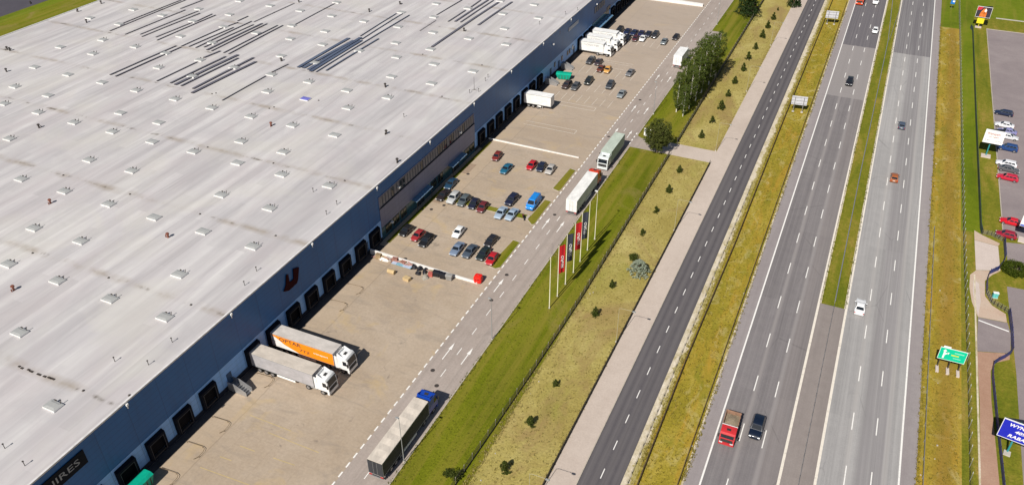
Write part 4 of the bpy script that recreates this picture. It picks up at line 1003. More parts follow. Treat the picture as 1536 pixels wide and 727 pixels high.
# ================================================================ VEHICLES (front towards local +y)
def rr(w_, zb, zt, y, sh=.9, cap=.72):
    """closed ring of one body section"""
    h = zt - zb
    pts = [(-.86*w_,zb),(-w_,zb+.22*h),(-w_,zb+.62*h),(-.96*w_,zb+.86*h),(-cap*w_,zt),(cap*w_,zt),(.96*w_,zb+.86*h),(w_,zb+.62*h),(w_,zb+.22*h),(.86*w_,zb)]
    return [Vector((a, y, b_)) for a, b_ in pts]
CARS = {
 'hatchback': dict(L=4.05,W=1.74,H=1.48,hood=.86,tail=.88,belt=.94,wb=.98,rf=.30,rr=-1.45,rb=-1.92),
 'saloon':    dict(L=4.65,W=1.80,H=1.44,hood=.88,tail=.98,belt=.96,wb=1.02,rf=.30,rr=-1.00,rb=-1.68),
 'estate':    dict(L=4.70,W=1.80,H=1.48,hood=.88,tail=.92,belt=.96,wb=1.05,rf=.35,rr=-1.85,rb=-2.22),
 'suv':       dict(L=4.60,W=1.90,H=1.72,hood=1.05,tail=1.08,belt=1.12,wb=1.02,rf=.40,rr=-1.85,rb=-2.18),
 'van':       dict(L=5.10,W=1.95,H=2.10,hood=1.15,tail=1.2,belt=1.22,wb=1.75,rf=1.05,rr=-2.42,rb=-2.50),
}
def car_parts(kind):
    c = CARS[kind]; L, W, Hh = c['L'], c['W'], c['H']; w2 = W/2; f, b_ = L/2, -L/2
    out = {}
    m = MB()
    ys = [(b_,.80,.42,c['tail']-.16),(b_+.10,.94,.28,c['tail']-.03),(b_+.45,1,.24,c['tail']),(c['rb'],1,.24,max(c['tail'],c['belt'])),(-.2,1,.22,c['belt']),(c['wb'],1,.22,c['belt']-.01),(f-.75,.98,.24,c['hood']),(f-.28,.92,.27,c['hood']-.09),(f-.06,.82,.32,c['hood']-.24),(f,.70,.42,c['hood']-.36)]
    ys = sorted({y: (y,a,z0,z1) for y,a,z0,z1 in ys}.values())
    m.rings([rr(w2*a, z0, z1, y) for y,a,z0,z1 in ys]); out['body'] = (m.mesh('body', M['carpaint'], smooth=42), True)
    # cabin
    B0, B1 = c['belt']-.03, Hh-.07
    bw, tw = w2*.93, w2*.74
    r0 = [(-bw,c['rb']),(bw,c['rb']),(bw,c['wb']),(-bw,c['wb'])]; r1 = [(-tw,c['rr']),(tw,c['rr']),(tw,c['rf']),(-tw,c['rf'])]
    r2 = [(-tw*.86,c['rr']+.14),(tw*.86,c['rr']+.14),(tw*.86,c['rf']-.18),(-tw*.86,c['rf']-.18)]
    m = MB(); m.rings([[Vector((x,y,B0)) for x,y in r0],[Vector((x,y,B1)) for x,y in r1],[Vector((x,y,Hh)) for x,y in r2]])
    out['cabin'] = (m.mesh('cabin', M['carpaint'], smooth=30), True)
    V0 = [Vector((x,y,B0)) for x,y in r0]; V1 = [Vector((x,y,B1)) for x,y in r1]
    def pane(i, j, ia, ib, ta, tb, name, split=None):
        a,b2_,c2,d = V0[i],V0[j],V1[j],V1[i]
        nrm = (b2_-a).cross(d-a).normalized()*.014
        mid = (a+b2_+c2+d)/4
        if nrm.dot(mid-Vector((0,-.3,B0))) < 0: nrm = -nrm
        m = MB()
        spans = split or [(ia,1-ib)]
        for s0,s1 in spans:
            q = lambda s_,t_: (a+(b2_-a)*s_)*(1-t_)+(d+(c2-d)*s_)*t_ + nrm
            m.quad(q(s0,ta),q(s1,ta),q(s1,1-tb),q(s0,1-tb))
        out[name] = (m.mesh(name, M['car_glass']), False)
    pane(3,2,.06,.06,.10,.08,'windscreen'); pane(0,1,.08,.08,.18,.10,'rear_window')
    if kind == 'van': sp = [(.70,.93)]
    else: sp = [(.10,.36),(.39,.64),(.67,.90)] if kind in ('estate','suv') else [(.12,.46),(.50,.88)]
    pane(1,2,0,0,.16,.12,'side_window', sp); out['side_window_b'] = out.pop('side_window')
    pane(0,3,0,0,.16,.12,'side_window', sp)
    hz = c['hood']-.24
    for s_, nm in ((-1,'headlight_a'),(1,'headlight_b')):
        out[nm] = (MB().box((s_*w2*.68, f-.10, hz-.03),(.36,.22,.13)).mesh('headlight', M['headlight'], bevel=.03), False)
    for s_, nm in ((-1,'tail_light_a'),(1,'tail_light_b')):
        out[nm] = (MB().box((s_*w2*.78, b_+.06, c['tail']-.22),(.28,.12,.2)).mesh('tail_light', M['taillight'], bevel=.02), False)
    for s_, nm in ((-1,'wing_mirror_a'),(1,'wing_mirror_b')):
        out[nm] = (MB().box((s_*(w2+.08), c['wb']-.22, c['belt']+.03),(.2,.12,.14)).mesh('wing_mirror', M['carpaint'], bevel=.03), True)
    out['bumper'] = (MB().box((0,f-.10,.40),(W*.62,.22,.14)).mesh('bumper', M['chassis']), False)
    out['licence_plate'] = (MB().box((0,b_-.005,.62),(.5,.03,.11)).mesh('licence_plate', M['plate']), False)
    return out
wheel_m = {}
def wheel_mesh(r_, w_):
    k = (r_, w_)
    if k not in wheel_m:
        m = MB().tube((-w_/2,0,0),(w_/2,0,0),r_,r_,16)
        q = MB().tube((-w_/2-.012,0,0),(w_/2+.012,0,0),r_*.62,r_*.62,12)
        wheel_m[k] = (m.mesh('wheel', M['tyre'], bevel=.0), q.mesh('rim', M['rim']))
    return wheel_m[k]
def put_wheel(root, x, y, r_=.32, w_=.22):
    a, b_ = wheel_mesh(r_, w_); o = link('wheel', a, root); o.location = (x,y,r_); link('rim', b_, o); return o
car_proto = {}
def make_car(kind, paint, loc, rz, label, group=None, s=1.03, cat='car', name='parked_car'):
    c = CARS[kind]
    if kind not in car_proto: car_proto[kind] = car_parts(kind)
    root = thing(name, loc, label, cat, group, rz, s)
    for nm, (me, painted) in car_proto[kind].items():
        link(nm[:-2] if nm[-2:] in ('_a','_b') else nm, me, root, (*paint,1) if painted else None)
    for sx in (-1,1):
        for wy in (c['L']*.5-.82, -c['L']*.5+.78): put_wheel(root, sx*(c['W']/2-.10), wy, .33 if kind != 'suv' else .37)
    return root
K=(.012,.012,.014); BK=(.018,.017,.02); NV=(.012,.018,.06); DG=(.05,.055,.065); SV=(.36,.39,.43); WHT=(.78,.78,.78); RD=(.42,.012,.018); MR=(.13,.018,.022); TL=(.015,.11,.19); LB=(.30,.38,.48)
GA='cars parked in the yard in front of the office'; GB='cars parked in the far yard'; GC='cars parked in the right hand car park'
LOT = [
 (609.4,345,'hatchback',K,GA,'black hatchback parked alone nearest the office front'),
 (626.9,352.5,'hatchback',(.30,.025,.03),GA,'red hatchback squeezed between two black cars near the office'),
 (639.4,359.6,'estate',K,GA,'black estate car touching the right side of the red hatchback'),
 (687.5,347.5,'hatchback',WHT,GA,'small white car standing alone in the middle of the car park'),
 (685.5,372.5,'saloon',(.16,.21,.30),GA,'silver blue saloon, leftmost of the row of four by the wall'),
 (704.6,376,'saloon',(.06,.08,.11),GA,'dark blue grey saloon between the silver blue and black cars'),
 (725,379.4,'saloon',(.014,.022,.022),GA,'black car immediately left of the red car by the grass island'),
 (738,387.3,'hatchback',RD,GA,'bright red car next to the grass island at the row end'),
 (736.4,360.4,'hatchback',BK,GA,'black car nose to tail behind the row of four'),
 (695.8,300,'estate',(.09,.11,.12),GA,'dark grey green estate, third in the row of five by the grass'),
 (710.8,305,'hatchback',(.012,.014,.035),GA,'navy black hatchback between the grey estate and the maroon car'),
 (723.8,310,'hatchback',MR,GA,'maroon car at the right end of the row of five'),
 (751.4,318.5,'saloon',LB,GA,'pale silver blue saloon, left one of the matching pair'),
 (767.6,321,'saloon',LB,GA,'pale silver blue saloon, right one of the matching pair by the motorcycle'),
 (767.6,299.4,'suv',(.012,.015,.04),GA,'dark navy car parked behind the grass strip left of the blue van'),
 (676.4,275,'saloon',(.015,.05,.10),GA,'dark teal blue saloon parked alone by the office canopy'),
 (665,292,'saloon',(.022,.016,.018),GA,'black car at the left end of the row of five'),
 (680.2,296.5,'suv',(.45,.46,.47),GA,'silver car second from the left in the row of five'),
 (745.6,233.9,'hatchback',(.17,.022,.018),GA,'dark red car parked alone near the upper white wall'),
 (759.4,252.5,'saloon',TL,GA,'bright teal blue saloon parked alone in the upper car park'),
 (797.5,247.5,'hatchback',RD,GA,'bright red hatchback at the left of three cars by the grass island'),
 (811.9,250,'hatchback',(.012,.016,.04),GA,'navy hatchback in the middle of three cars under the upper wall'),
 (825.6,253.7,'hatchback',(.40,.38,.36),GA,'silver grey hatchback at the right of three cars under the upper wall'),
 (886,91,'suv',(.05,.052,.058),GB,'dark grey off road car left of another dark car below the white trucks'),
 (897.7,93,'hatchback',(.05,.035,.04),GB,'dark brown grey hatchback right of the off road car below white trucks'),
 (901.2,103,'hatchback',(.13,.035,.02),GB,'rusty brown hatchback beside the yellow orange car'),
 (911.4,104.4,'hatchback',(.62,.32,.08),GB,'small yellow orange car in the far parking bays'),
 (883,121.5,'suv',(.02,.023,.02),GB,'black car standing alone in the middle of far parking bays'),
 (850.2,127.5,'suv',(.05,.033,.03),GB,'brown black car closest to the green skip'),
 (863.2,129.2,'estate',(.075,.078,.085),GB,'dark grey estate right beside the brown black car'),
 (915,127.5,'suv',(.045,.05,.06),GB,'dark grey car alone on the right of the far bays'),
 (932.2,140.6,'saloon',(.20,.225,.24),GB,'silver grey saloon nearest the dashed lane line in the far bays'),
 (945.2,108.7,'saloon',(.15,.15,.16),GB,'grey saloon alone right of the yellow orange car'),
 (929.6,45.2,'suv',(.02,.018,.02),GB,'black car at the left end of the farthest packed row'),
 (941.2,47,'saloon',NV,GB,'dark blue car second from left in the farthest packed row'),
 (951.3,48.7,'saloon',(.015,.025,.07),GB,'dark blue car third from left in the farthest packed row'),
 (962,50,'saloon',(.02,.02,.07),GB,'dark violet blue car behind the white car in the packed rows'),
 (972.6,50.8,'saloon',(.02,.022,.045),GB,'dark blue grey car second from right in the farthest packed row'),
 (982.7,52.5,'suv',(.035,.032,.035),GB,'charcoal car at the right end of the farthest packed row'),
 (941.3,57,'hatchback',(.014,.012,.02),GB,'black car at the left of the front three packed cars'),
 (953.2,57.6,'hatchback',(.08,.02,.026),GB,'maroon car between the black and white cars in the front row'),
 (964.2,57.3,'saloon',(.72,.72,.73),GB,'white saloon at the right end of the front packed row'),
 (996.2,62,'saloon',(.17,.19,.20),GB,'grey saloon alone right of the packed rows'),
 (1013.8,55.6,'hatchback',(.022,.018,.02),GB,'black hatchback closest to the dashed lane line at the far end'),
]
for x, y, kind, pc, grp, lab in LOT:
    p = at(x, y, .72); make_car(kind, pc, (p.x, p.y, 0.006), PI + random.uniform(-.07,.07), lab, grp)
p = at(800,303,1.0); v = make_car('van', (.012,.22,.66), (p.x,p.y,0.006), PI+.02, 'bright blue panel van parked by the grass island', GA, 1.08, 'van', 'panel_van')
MB().b2(-.6,.6,-1.9,.8,2.1,2.13).build('roof_panel', M['carpaint'], v, color=(.012,.22,.66,1))
RLOT = [(1506,169,'estate',(.012,.022,.06),1,'navy blue estate car parked alone at the top of the right car park'),(1507,187,'saloon',(.70,.70,.73),1,'white saloon just above the white billboard'),
 (1511,196.5,'saloon',(.22,.22,.42),1,'violet grey saloon half hidden behind the white billboard'),(1513,204.5,'saloon',(.62,.63,.66),-1,'silver white saloon with its nose showing right of white billboard'),(1512,221.5,'suv',(.012,.05,.18),1,'deep blue car just below the white billboard'),
 (1510,244.8,'estate',(.72,.72,.76),1,'white estate car above the dark grey and red cars'),(1513.5,253,'saloon',(.10,.10,.11),-1,'dark grey saloon between the white estate and the red car'),(1511.5,265.5,'estate',(.50,.012,.04),1,'crimson estate car at the bottom of the row of three'),
 (1517.5,332,'saloon',(.58,.008,.02),1,'bright red car alone above the white board at the right edge'),(1509.5,351,'hatchback',(.30,.01,.03),1,'dark red hatchback tucked beside the white board and picket fence')]
for x, y, kind, pc, sg, lab in RLOT:
    p = at(x, y, .72); make_car(kind, pc, (p.x, p.y, .016), PI/2*sg + R(-6) if sg > 0 else -PI/2 + R(-6), lab, GC)
GH = 'cars driving on the motorway'
for x, y, kind, pc, rz, lab in [(1290.5,459,'saloon',(.80,.80,.82),0,'white car driving away in the pale carriageway beside the end of median grass'),(1135.5,640,'suv',(.005,.011,.028),PI,'dark navy off road car driving beside the red tipper truck'),(1342,265,'hatchback',(.33,.10,.03),0,'rusty orange car driving away on the pale carriageway'),
   (1353,187,'hatchback',(.06,.08,.12),0,'dark blue grey hatchback driving away ahead of the orange car'),(1274.5,122.5,'suv',(.012,.012,.018),PI,'black car approaching on the left carriageway'),(1313,45.5,'hatchback',(.78,.78,.80),PI,'white car approaching on the dark far stretch of the left carriageway'),(1314,2,'van',(.80,.80,.82),PI,'white van approaching at the top edge of the left carriageway')]:
    p = at(x, y, .75); make_car(kind, pc, (p.x,p.y,.004), rz+random.uniform(-.02,.02), lab, GH, 1.06, 'van' if kind=='van' else 'car', 'moving_van' if kind=='van' else 'moving_car')

# ---- lorries
def tractor(root, y0, paint, W=2.5, Hc=3.65, deflector=True, length=2.25, extra_axle=False):
    """cab whose front is at y0; returns y of the cab back"""
    pc = (*paint,1); w2 = W/2; yb = y0-length
    m = MB()
    prof = [(yb,1.0),(y0-.10,1.0),(y0,1.35),(y0-.02,1.95),(y0-.22,Hc-.55),(y0-.50,Hc-.1),(y0-.85,Hc),(yb+.05,Hc)]
    def ring(x, k): return [Vector((x, yb+(y-yb), 1.0+(z-1.0)*k)) for y, z in prof]
    m.rings([ring(-w2,.985), ring(-w2+.08,1.0), ring(w2-.08,1.0), ring(w2,.985)]); m.build('cab', M['carpaint'], root, smooth=28, color=pc)
    a, b_ = Vector((0,y0-.02,1.95)), Vector((0,y0-.22,Hc-.55)); nn = Vector((0,.022,.008))
    MB().quad(a+Vector((-w2+.14,0,.06))+nn, a+Vector((w2-.14,0,.06))+nn, b_+Vector((w2-.22,0,-.06))+nn, b_+Vector((-w2+.22,0,-.06))+nn).build('windscreen', M['car_glass'], root)
    for s_ in (-1,1):
        MB().poly([(s_*(w2+.012),y0-.25,2.0),(s_*(w2+.012),y0-1.15,1.95),(s_*(w2+.012),y0-1.15,Hc-.75),(s_*(w2+.012),y0-.42,Hc-.75)]).build('side_window', M['car_glass'], root)
        mm = MB().b2(s_*(w2+.05),s_*(w2+.30),y0-.12,y0-.02,1.95,2.65); mm.tube((s_*(w2-.05),y0-.2,2.5),(s_*(w2+.2),y0-.08,2.5),.03); mm.build('wing_mirror', M['chassis'], root)
        MB().b2(s_*(w2-.62),s_*(w2-.12),y0-.05,y0+.035,.85,1.1).build('headlight', M['headlight'], root)
        MB().tube((s_*(w2-.42),yb-1.6,.72),(s_*(w2-.42),yb-.35,.72),.32,.32,10).build('fuel_tank', M['steel'], root)
    MB().b2(-w2,w2,y0-.35,y0+.02,.42,1.0).build('bumper', M['carpaint'], root, color=pc)
    MB().b2(-w2+.25,w2-.25,y0+.004,y0+.03,1.12,1.78).build('grille', M['chassis'], root)
    MB().b2(-w2+.12,w2-.12,y0-.34,y0-.10,Hc-.52,Hc-.42).build('sun_visor', M['chassis'], root)
    MB().b2(-.35,.35,yb+.75,yb+1.25,Hc+.002,Hc+.05).build('roof_hatch', M['chassis'], root)
    if deflector:
        m = MB()
        m.prism([(-w2+.1,yb+.02,Hc+.002),(-w2+.1,y0-1.0,Hc+.002),(-w2+.1,yb+.35,Hc+.42),(-w2+.1,yb+.02,Hc+.46)],(.12,0,0)); m.prism([(w2-.22,yb+.02,Hc+.002),(w2-.22,y0-1.0,Hc+.002),(w2-.22,yb+.35,Hc+.42),(w2-.22,yb+.02,Hc+.46)],(.12,0,0))
        m.b2(-w2+.22,w2-.22,yb+.02,yb+.10,Hc+.002,Hc+.4); m.build('air_deflector', M['carpaint'], root, color=pc)
        for s_ in (-1,1): MB().b2(s_*(w2-.06),s_*w2,yb-.55,yb,1.0,Hc-.1).build('side_fairing', M['carpaint'], root, color=pc)
    MB().b2(-.45,.45,yb-3.4,yb+1.6,.62,.92).build('chassis', M['chassis'], root)
    for s_ in (-1,1):
        put_wheel(root, s_*(w2-.2), y0-1.35, .5, .34); put_wheel(root, s_*(w2-.32), yb-2.1, .5, .56)
    return yb
def trailer(root, y0, y1, roofc, sidec, W=2.55, z0=1.12, z1=4.0, tarp=False, axles=True, leg=False, name='trailer_body'):
    """box from y0 (rear) to y1 (front)"""
    w2 = W/2
    bd = MB().b2(-w2,w2,y0,y1,z0,z1-.06).build(name, M['skin'], root, color=(*sidec,1))
    rf = MB()
    if tarp:
        n_ = 12; rings = []
        for i in range(n_+1):
            y = y0 + (y1-y0)*i/n_; s_ = (-.075 if i % 2 else .03)*(.5+random.random()); k = 0 if i in (0,n_) else 1
            rings.append([Vector((-w2-.01,y,z1-.10)),Vector((w2+.01,y,z1-.10)),Vector((w2+.01,y,z1)),Vector((w2*.5,y,z1+.04+s_*.7*k)),Vector((0,y,z1+.05+s_*k)),Vector((-w2*.5,y,z1+.04+s_*.7*k)),Vector((-w2-.01,y,z1))])
        rf.rings(rings)
    else: rf.b2(-w2-.012,w2+.012,y0-.012,y1+.012,z1-.06,z1)
    rf.build('trailer_roof', M['skin'], root, color=(*roofc,1))
    # frame rails along the roof edges and corner posts
    fr_ = MB()
    for s_ in (-1,1):
        fr_.b2(s_*(w2+.004),s_*(w2+.03),y0,y1,z1-.16,z1-.065); fr_.b2(s_*(w2+.004),s_*(w2+.025),y0,y1,z0,z0+.12)
        for y in (y0+.05,y1-.05): fr_.b2(s_*(w2+.004),s_*(w2+.022),y-.05,y+.05,z0+.12,z1-.16)
    fr_.build('side_rail', M['lamp_grey'], root)
    for s_ in (-1,1):
        d_ = MB().b2(s_*.02,s_*(w2-.06),y0-.035,y0-.005,z0+.06,z1-.12).build('rear_door', M['skin'], root, color=(*sidec,1))
        MB().tube((s_*.35,y0-.055,z0+.1),(s_*.35,y0-.055,z1-.2),.025,.025,6).build('lock_rod', M['steel'], d_)
        MB().b2(s_*(w2-.55),s_*(w2-.05),y0-.06,y0+.05,.78,.95).build('tail_light', M['taillight'], root)
    MB().b2(-w2+.1,w2-.1,y0-.02,y0+.1,.48,.62).b2(-w2+.1,w2-.1,y0+.02,y0+.12,.95,1.11).build('rear_bumper', M['steel'], root)
    MB().b2(-.42,-.3,y0+.1,y1-.3,.85,1.115).b2(.3,.42,y0+.1,y1-.3,.85,1.115).build('trailer_chassis', M['chassis'], root)
    if axles:
        for k in range(3):
            for s_ in (-1,1): put_wheel(root, s_*(w2-.28), y0+2.2+k*1.35, .5, .5)
        for s_ in (-1,1): MB().b2(s_*(w2-.06),s_*(w2-.02),y0+5.9,y1-4.0,.55,.95).build('side_guard', M['white'], root)
    if leg:
        for s_ in (-1,1): MB().b2(s_*.75,s_*.93,y1-2.7,y1-2.5,.0,1.12).build('landing_leg', M['steel'], root)
    return bd
def semi(loc, rz, label, cabc, roofc, sidec, tarp=False, group='articulated lorries at the site', scale=1.03, L=16.6):
    r = thing('articulated_lorry', loc, label, 'lorry', group, rz, scale)
    f = L/2
    yb = tractor(r, f, cabc)
    bd = trailer(r, -f, yb-.65, roofc, sidec, tarp=tarp)
    return r, bd, yb-.65
# dark tarpaulin lorry in the lane, heading away
p0 = at(560.7,693.9,4.0)
LX = -52.78
r, bd, yf = semi((LX, 65.0+8.55, .01), 0, 'long dark sided lorry with pale tarpaulin roof and bright blue cab in the site lane', (.008,.06,.42), (.60,.535,.465), (.040,.042,.048), True)
# trailers at the docks, cabs pointing away from the building
r, bd, yf = semi((-78.0, 77.75, .01), -PI/2, 'grey trailer with white cab backed against the dock next to the orange one', (.80,.80,.80), (.56,.50,.44), (.40,.385,.40))
r, bd, yf = semi((-77.85, 83.55, .01), -PI/2, 'orange sided trailer with white cab backed against the loading dock', (.80,.80,.80), (.55,.51,.48), (.82,.80,.78))
m = MB(); X_ = 1.275+.012; yb_ = -8.3
m.poly([(X_,yb_+.15,3.8),(X_,yf-.05,3.8),(X_,yf-.05,1.25),(X_,yb_+6.3,1.25),(X_,yb_+3.3,2.2),(X_,yb_+1.6,3.3)])
sg = m.build('side_curtain', M['orange'], r)
text('OPTAR', 1.15, M['ink'], sg, (0,1,0), (0,0,1), (X_+.005, yb_+4.6, 3.15), width=4.6); text('7TZ', .8, M['ink'], sg, (0,1,0), (0,0,1), (X_+.005, yb_+7.6, 2.1), width=2.2)
text('OR', .5, M['ink_grey'], r, (0,1,0), (0,0,1), (X_+.005, yb_+1.0, 2.4), width=.8); text('transport', .5, M['ink_white'], sg, (0,1,0), (0,0,1), (X_+.005, yb_+11.0, 2.6), width=3.0)
# white trailer with red cab driving in the lane
r, bd, yf = semi((-52.55, 147.2+8.3, .01), 0, 'white trailer lorry with red cab in the lane beside the flags', (.55,.05,.02), (.78,.77,.75), (.74,.73,.71))
# pale green box lorry heading towards the viewer
r = thing('box_lorry', (-52.95, 176.3, .01), 'pale green box lorry with white cab facing us in the site lane', 'lorry', 'box lorries at the site', PI, 1.06)
yb = tractor(r, 6.4, (.62,.66,.66), Hc=3.3); trailer(r, -6.4, yb-.25, (.46,.52,.45), (.40,.47,.42), z0=1.05, z1=3.95, axles=False)
# white box lorry farther on, seen from behind
p = at(1020,90,1.5)
r = thing('box_lorry', (p.x, p.y+1.5, .01), 'white box lorry driving away beside the birch trees in the site lane', 'lorry', 'box lorries at the site', 0, 1.06)
yb = tractor(r, 4.9, (.80,.80,.80), Hc=2.95, deflector=False, length=1.9); trailer(r, -4.9, yb-.2, (.78,.78,.78), (.76,.76,.77), z0=1.0, z1=3.9, axles=False)
# three white lorries at the docks
for i, (Y, lab) in enumerate(((242.35,'white box lorry with grey lettering at the dock, nearest of three'),(247.95,'white box lorry with grey lettering at the dock, middle of three'),(253.4,'white box lorry with grey lettering at the dock, farthest of three'))):
    r = thing('box_lorry', (-80.6+i*.35, Y, .01), lab, 'lorry', 'white lorries at the far docks', -PI/2, 1.06)
    yb = tractor(r, 5.4, (.80,.80,.80), Hc=3.2); bd = trailer(r, -5.4, yb-.25, (.78,.78,.78), (.80,.79,.77), z0=1.0, z1=3.95, axles=False)
    text('LOGISTER', .75, M['ink_grey'], bd, (0,1,0), (0,0,1), (1.29, -.9, 3.05), width=4.6)
# white trailer left at a dock without a tractor
r = thing('parked_trailer', (-82.2, 197.3, .01), 'white box trailer without a cab standing at a loading dock', 'trailer', rz=-PI/2+.03, scale=1.03)
trailer(r, -4.4, 4.4, (.80,.80,.80), (.80,.79,.77), leg=True)
# red tipper on the motorway
p = at(1094,641,1.2)
r = thing('tipper_truck', (p.x+.1, p.y, .004), 'red tipper truck with open load bed driving towards us on the motorway', 'lorry', rz=PI+.02, scale=.95)
yb = tractor(r, 3.3, (.52,.03,.035), Hc=2.95, deflector=False, length=2.2)
w2 = 1.25; ba = yb-.15
m = MB().b2(-w2,w2,-2.9,ba,1.05,1.2).b2(-w2,-w2+.08,-2.9,ba,1.2,2.5).b2(w2-.08,w2,-2.9,ba,1.2,2.5).b2(-w2+.08,w2-.08,-2.9,-2.82,1.2,2.5).b2(-w2+.08,w2-.08,ba-.08,ba,1.2,2.75)
for k in range(5):
    for s_ in (-1,1): m.b2(s_*(w2+.002),s_*(w2+.06),-2.85+k*.86,-2.77+k*.86,1.2,2.5)
m.build('load_bed', simple('tipper_bed',(.26,.15,.10),.7,var=.35), r)
MB().b2(-w2-.04,w2+.04,ba-.02,ba+.1,2.75,2.9).build('bed_rail', M['white'], r)
m = MB(); n_ = 8
vs = []; 
for i in range(n_+1):
    for j in range(n_+1):
        a, b_ = i/n_, j/n_; vs.append((-w2+.09+(2*w2-.18)*a, -2.8+(ba+2.7)*b_, 1.75+.5*math.sin(PI*a)*math.sin(PI*b_)+random.uniform(-.06,.06)))
m.add(vs, [(i*(n_+1)+j,(i+1)*(n_+1)+j,(i+1)*(n_+1)+j+1,i*(n_+1)+j+1) for i in range(n_) for j in range(n_)]); m.build('load', M['load'], r, smooth=True)
for s_ in (-1,1): put_wheel(r, s_*(w2-.3), -2.1, .5, .56)
# orange red lorry at the top edge
p = at(1290,1,1.5)
r = thing('box_lorry', (p.x, p.y+3.2, .004), 'orange red lorry approaching at the top edge of the motorway', 'lorry', 'box lorries at the site', PI, 1.05)
r['group'] = 'lorries on the motorway'
yb = tractor(r, 4.6, (.62,.07,.015), Hc=2.9, deflector=False); trailer(r, -4.6, yb-.2, (.6,.1,.03), (.6,.08,.02), z0=1.0, z1=3.6, axles=False)
# motorcycle
p = at(785,325,.5)
r = thing('motorcycle', (p.x,p.y,.006), 'dark motorcycle standing between the silver blue saloon and grass island', 'motorcycle', rz=.6)
for y in (-.75,.75):
    o = MB().tube((-.07,y,.32),(.07,y,.32),.32,.32,16).build('wheel', M['tyre'], r); MB().tube((-.075,y,.32),(.075,y,.32),.2,.2,12).build('rim', M['rim'], o)
MB().rings([[Vector((-.1,-.7,.62)),Vector((.1,-.7,.62)),Vector((.1,-.7,.78)),Vector((-.1,-.7,.78))],[Vector((-.2,0,.4)),Vector((.2,0,.4)),Vector((.18,0,.8)),Vector((-.18,0,.8))],[Vector((-.16,.45,.6)),Vector((.16,.45,.6)),Vector((.14,.4,1.0)),Vector((-.14,.4,1.0))]]).build('body', simple('bike_paint',(.10,.02,.02),.3), r)
MB().b2(-.14,.14,-.8,-.05,.80,.90).build('seat', M['black'], r); MB().tube((-.36,.5,1.05),(.36,.5,1.05),.03,.03).tube((0,.5,1.05),(0,.75,.35),.05,.05).build('handlebar', M['steel_dark'], r)

# ================================================================ YARD OBJECTS
# skips
def skip(loc, rz, label, c, L=4.6, W=2.3, h=1.6):
    r = thing('waste_skip', loc, label, 'skip', 'green skips at the docks', rz)
    m = MB(); a, b_ = W/2, L/2
    m.rings([[Vector((-a*.85,-b_*.72,.18)),Vector((a*.85,-b_*.72,.18)),Vector((a*.85,b_*.72,.18)),Vector((-a*.85,b_*.72,.18))],[Vector((-a,-b_,h)),Vector((a,-b_,h)),Vector((a,b_,h)),Vector((-a,b_,h))]]); m.build('body', c, r)
    m = MB(); m.rings([[Vector((-a-.04,y,h-.04)),Vector((a+.04,y,h-.04)),Vector((a+.04,y,h+.1)),Vector((a*.55,y,h+.42)),Vector((-a*.55,y,h+.42)),Vector((-a-.04,y,h+.1))] for y in (-b_-.04,b_+.04)]); m.build('lid', c, r)
    m = MB()
    for k in range(4):
        for s_ in (-1,1): m.box((s_*(a*.97),-b_*.6+k*b_*.4,h*.62),(.1,.12,h*.9))
    m.build('rib', M['steel_dark'], r)
    for s_ in (-1,1): MB().b2(s_*.5,s_*.62,-b_*.7,b_*.7,0,.18).build('skid', M['steel_dark'], r)
gs = simple('skip_green',(.0,.33,.22),.5)
p = at(846,114,.9); skip((p.x,p.y,.006), PI/2+.2, 'bright green covered skip beside the far blue wall', gs)
skip((-84.2,48.9,.006), 0.0, 'teal green skip beside the dock at the bottom edge', gs, 3.4, 2.0, 1.9)
# red recycling container
p = at(717.5,421,.2)
r = thing('red_container', (p.x,p.y,.006), 'bright red rounded container at the right end of the white wall', 'container', rz=.1, scale=.82)
m = MB(); m.rings([[Vector((1.0*sx*k,1.0*sy*k,z)) for sx, sy in ((-1,-.7),(-.7,-1),(.7,-1),(1,-.7),(1,.7),(.7,1),(-.7,1),(-1,.7))] for k, z in ((.92,.15),(1,.3),(1,1.5),(.9,1.85),(.6,2.0))]); m.build('body', simple('container_red',(.72,.02,.012),.45), r, smooth=30)
for s_ in (-1,1): MB().b2(s_*.35-.22,s_*.35+.22,-1.02,-.99,1.15,1.4).build('slot', M['black'], r)
MB().b2(-.8,.8,-.8,.8,0,.15).build('base', M['steel_dark'], r); MB().tube((0,0,1.98),(0,0,2.2),.06,.06).build('lifting_eye', M['steel'], r)
# rubbish along the wall
GR = 'rubbish piled along the white wall'
M['wood'] = simple('pallet_wood',(.36,.26,.15),.9,var=.3); M['card'] = simple('cardboard',(.50,.37,.20),.9); M['bag'] = simple('black_bag',(.015,.015,.02),.35)
def pallet(m, z, m_=0):
    for k in range(5): m.box((-.5+.25*k,0,z+.12),(.16,.8,.025),m_)
    for y in (-.36,0,.36): m.box((0,y,z+.055),(1.16,.1,.1),m_)
def item(name, px, py, label, cat, bld, rz=0, mats=None, smooth=False):
    p = at(px, py, .3); m = MB(); bld(m); o = m.build(name, mats, smooth=smooth); o.location = (p.x, min(p.y, 114.75), .006); o.rotation_euler.z = rz
    return tag(o, label, cat, GR)
def stack(n_):
    def f(m):
        for k in range(n_): pallet(m, k*.15)
    return f
item('pallet_stack',574,379,'pale pallet stack nearest the dock end of the white wall','pallets',stack(7),.1,M['wood'])
item('pallet_stack',600,384.5,'reddish pallet stack leaning by the wall behind the blue sheet','pallets',stack(8),.2,simple('red_pallet',(.38,.18,.14),.9,var=.3))
item('pallet_stack',612,388,'second reddish pallet stack in the middle of the rubbish','pallets',stack(6),-.1,simple('red_pallet',(.38,.18,.14),.9,var=.3))
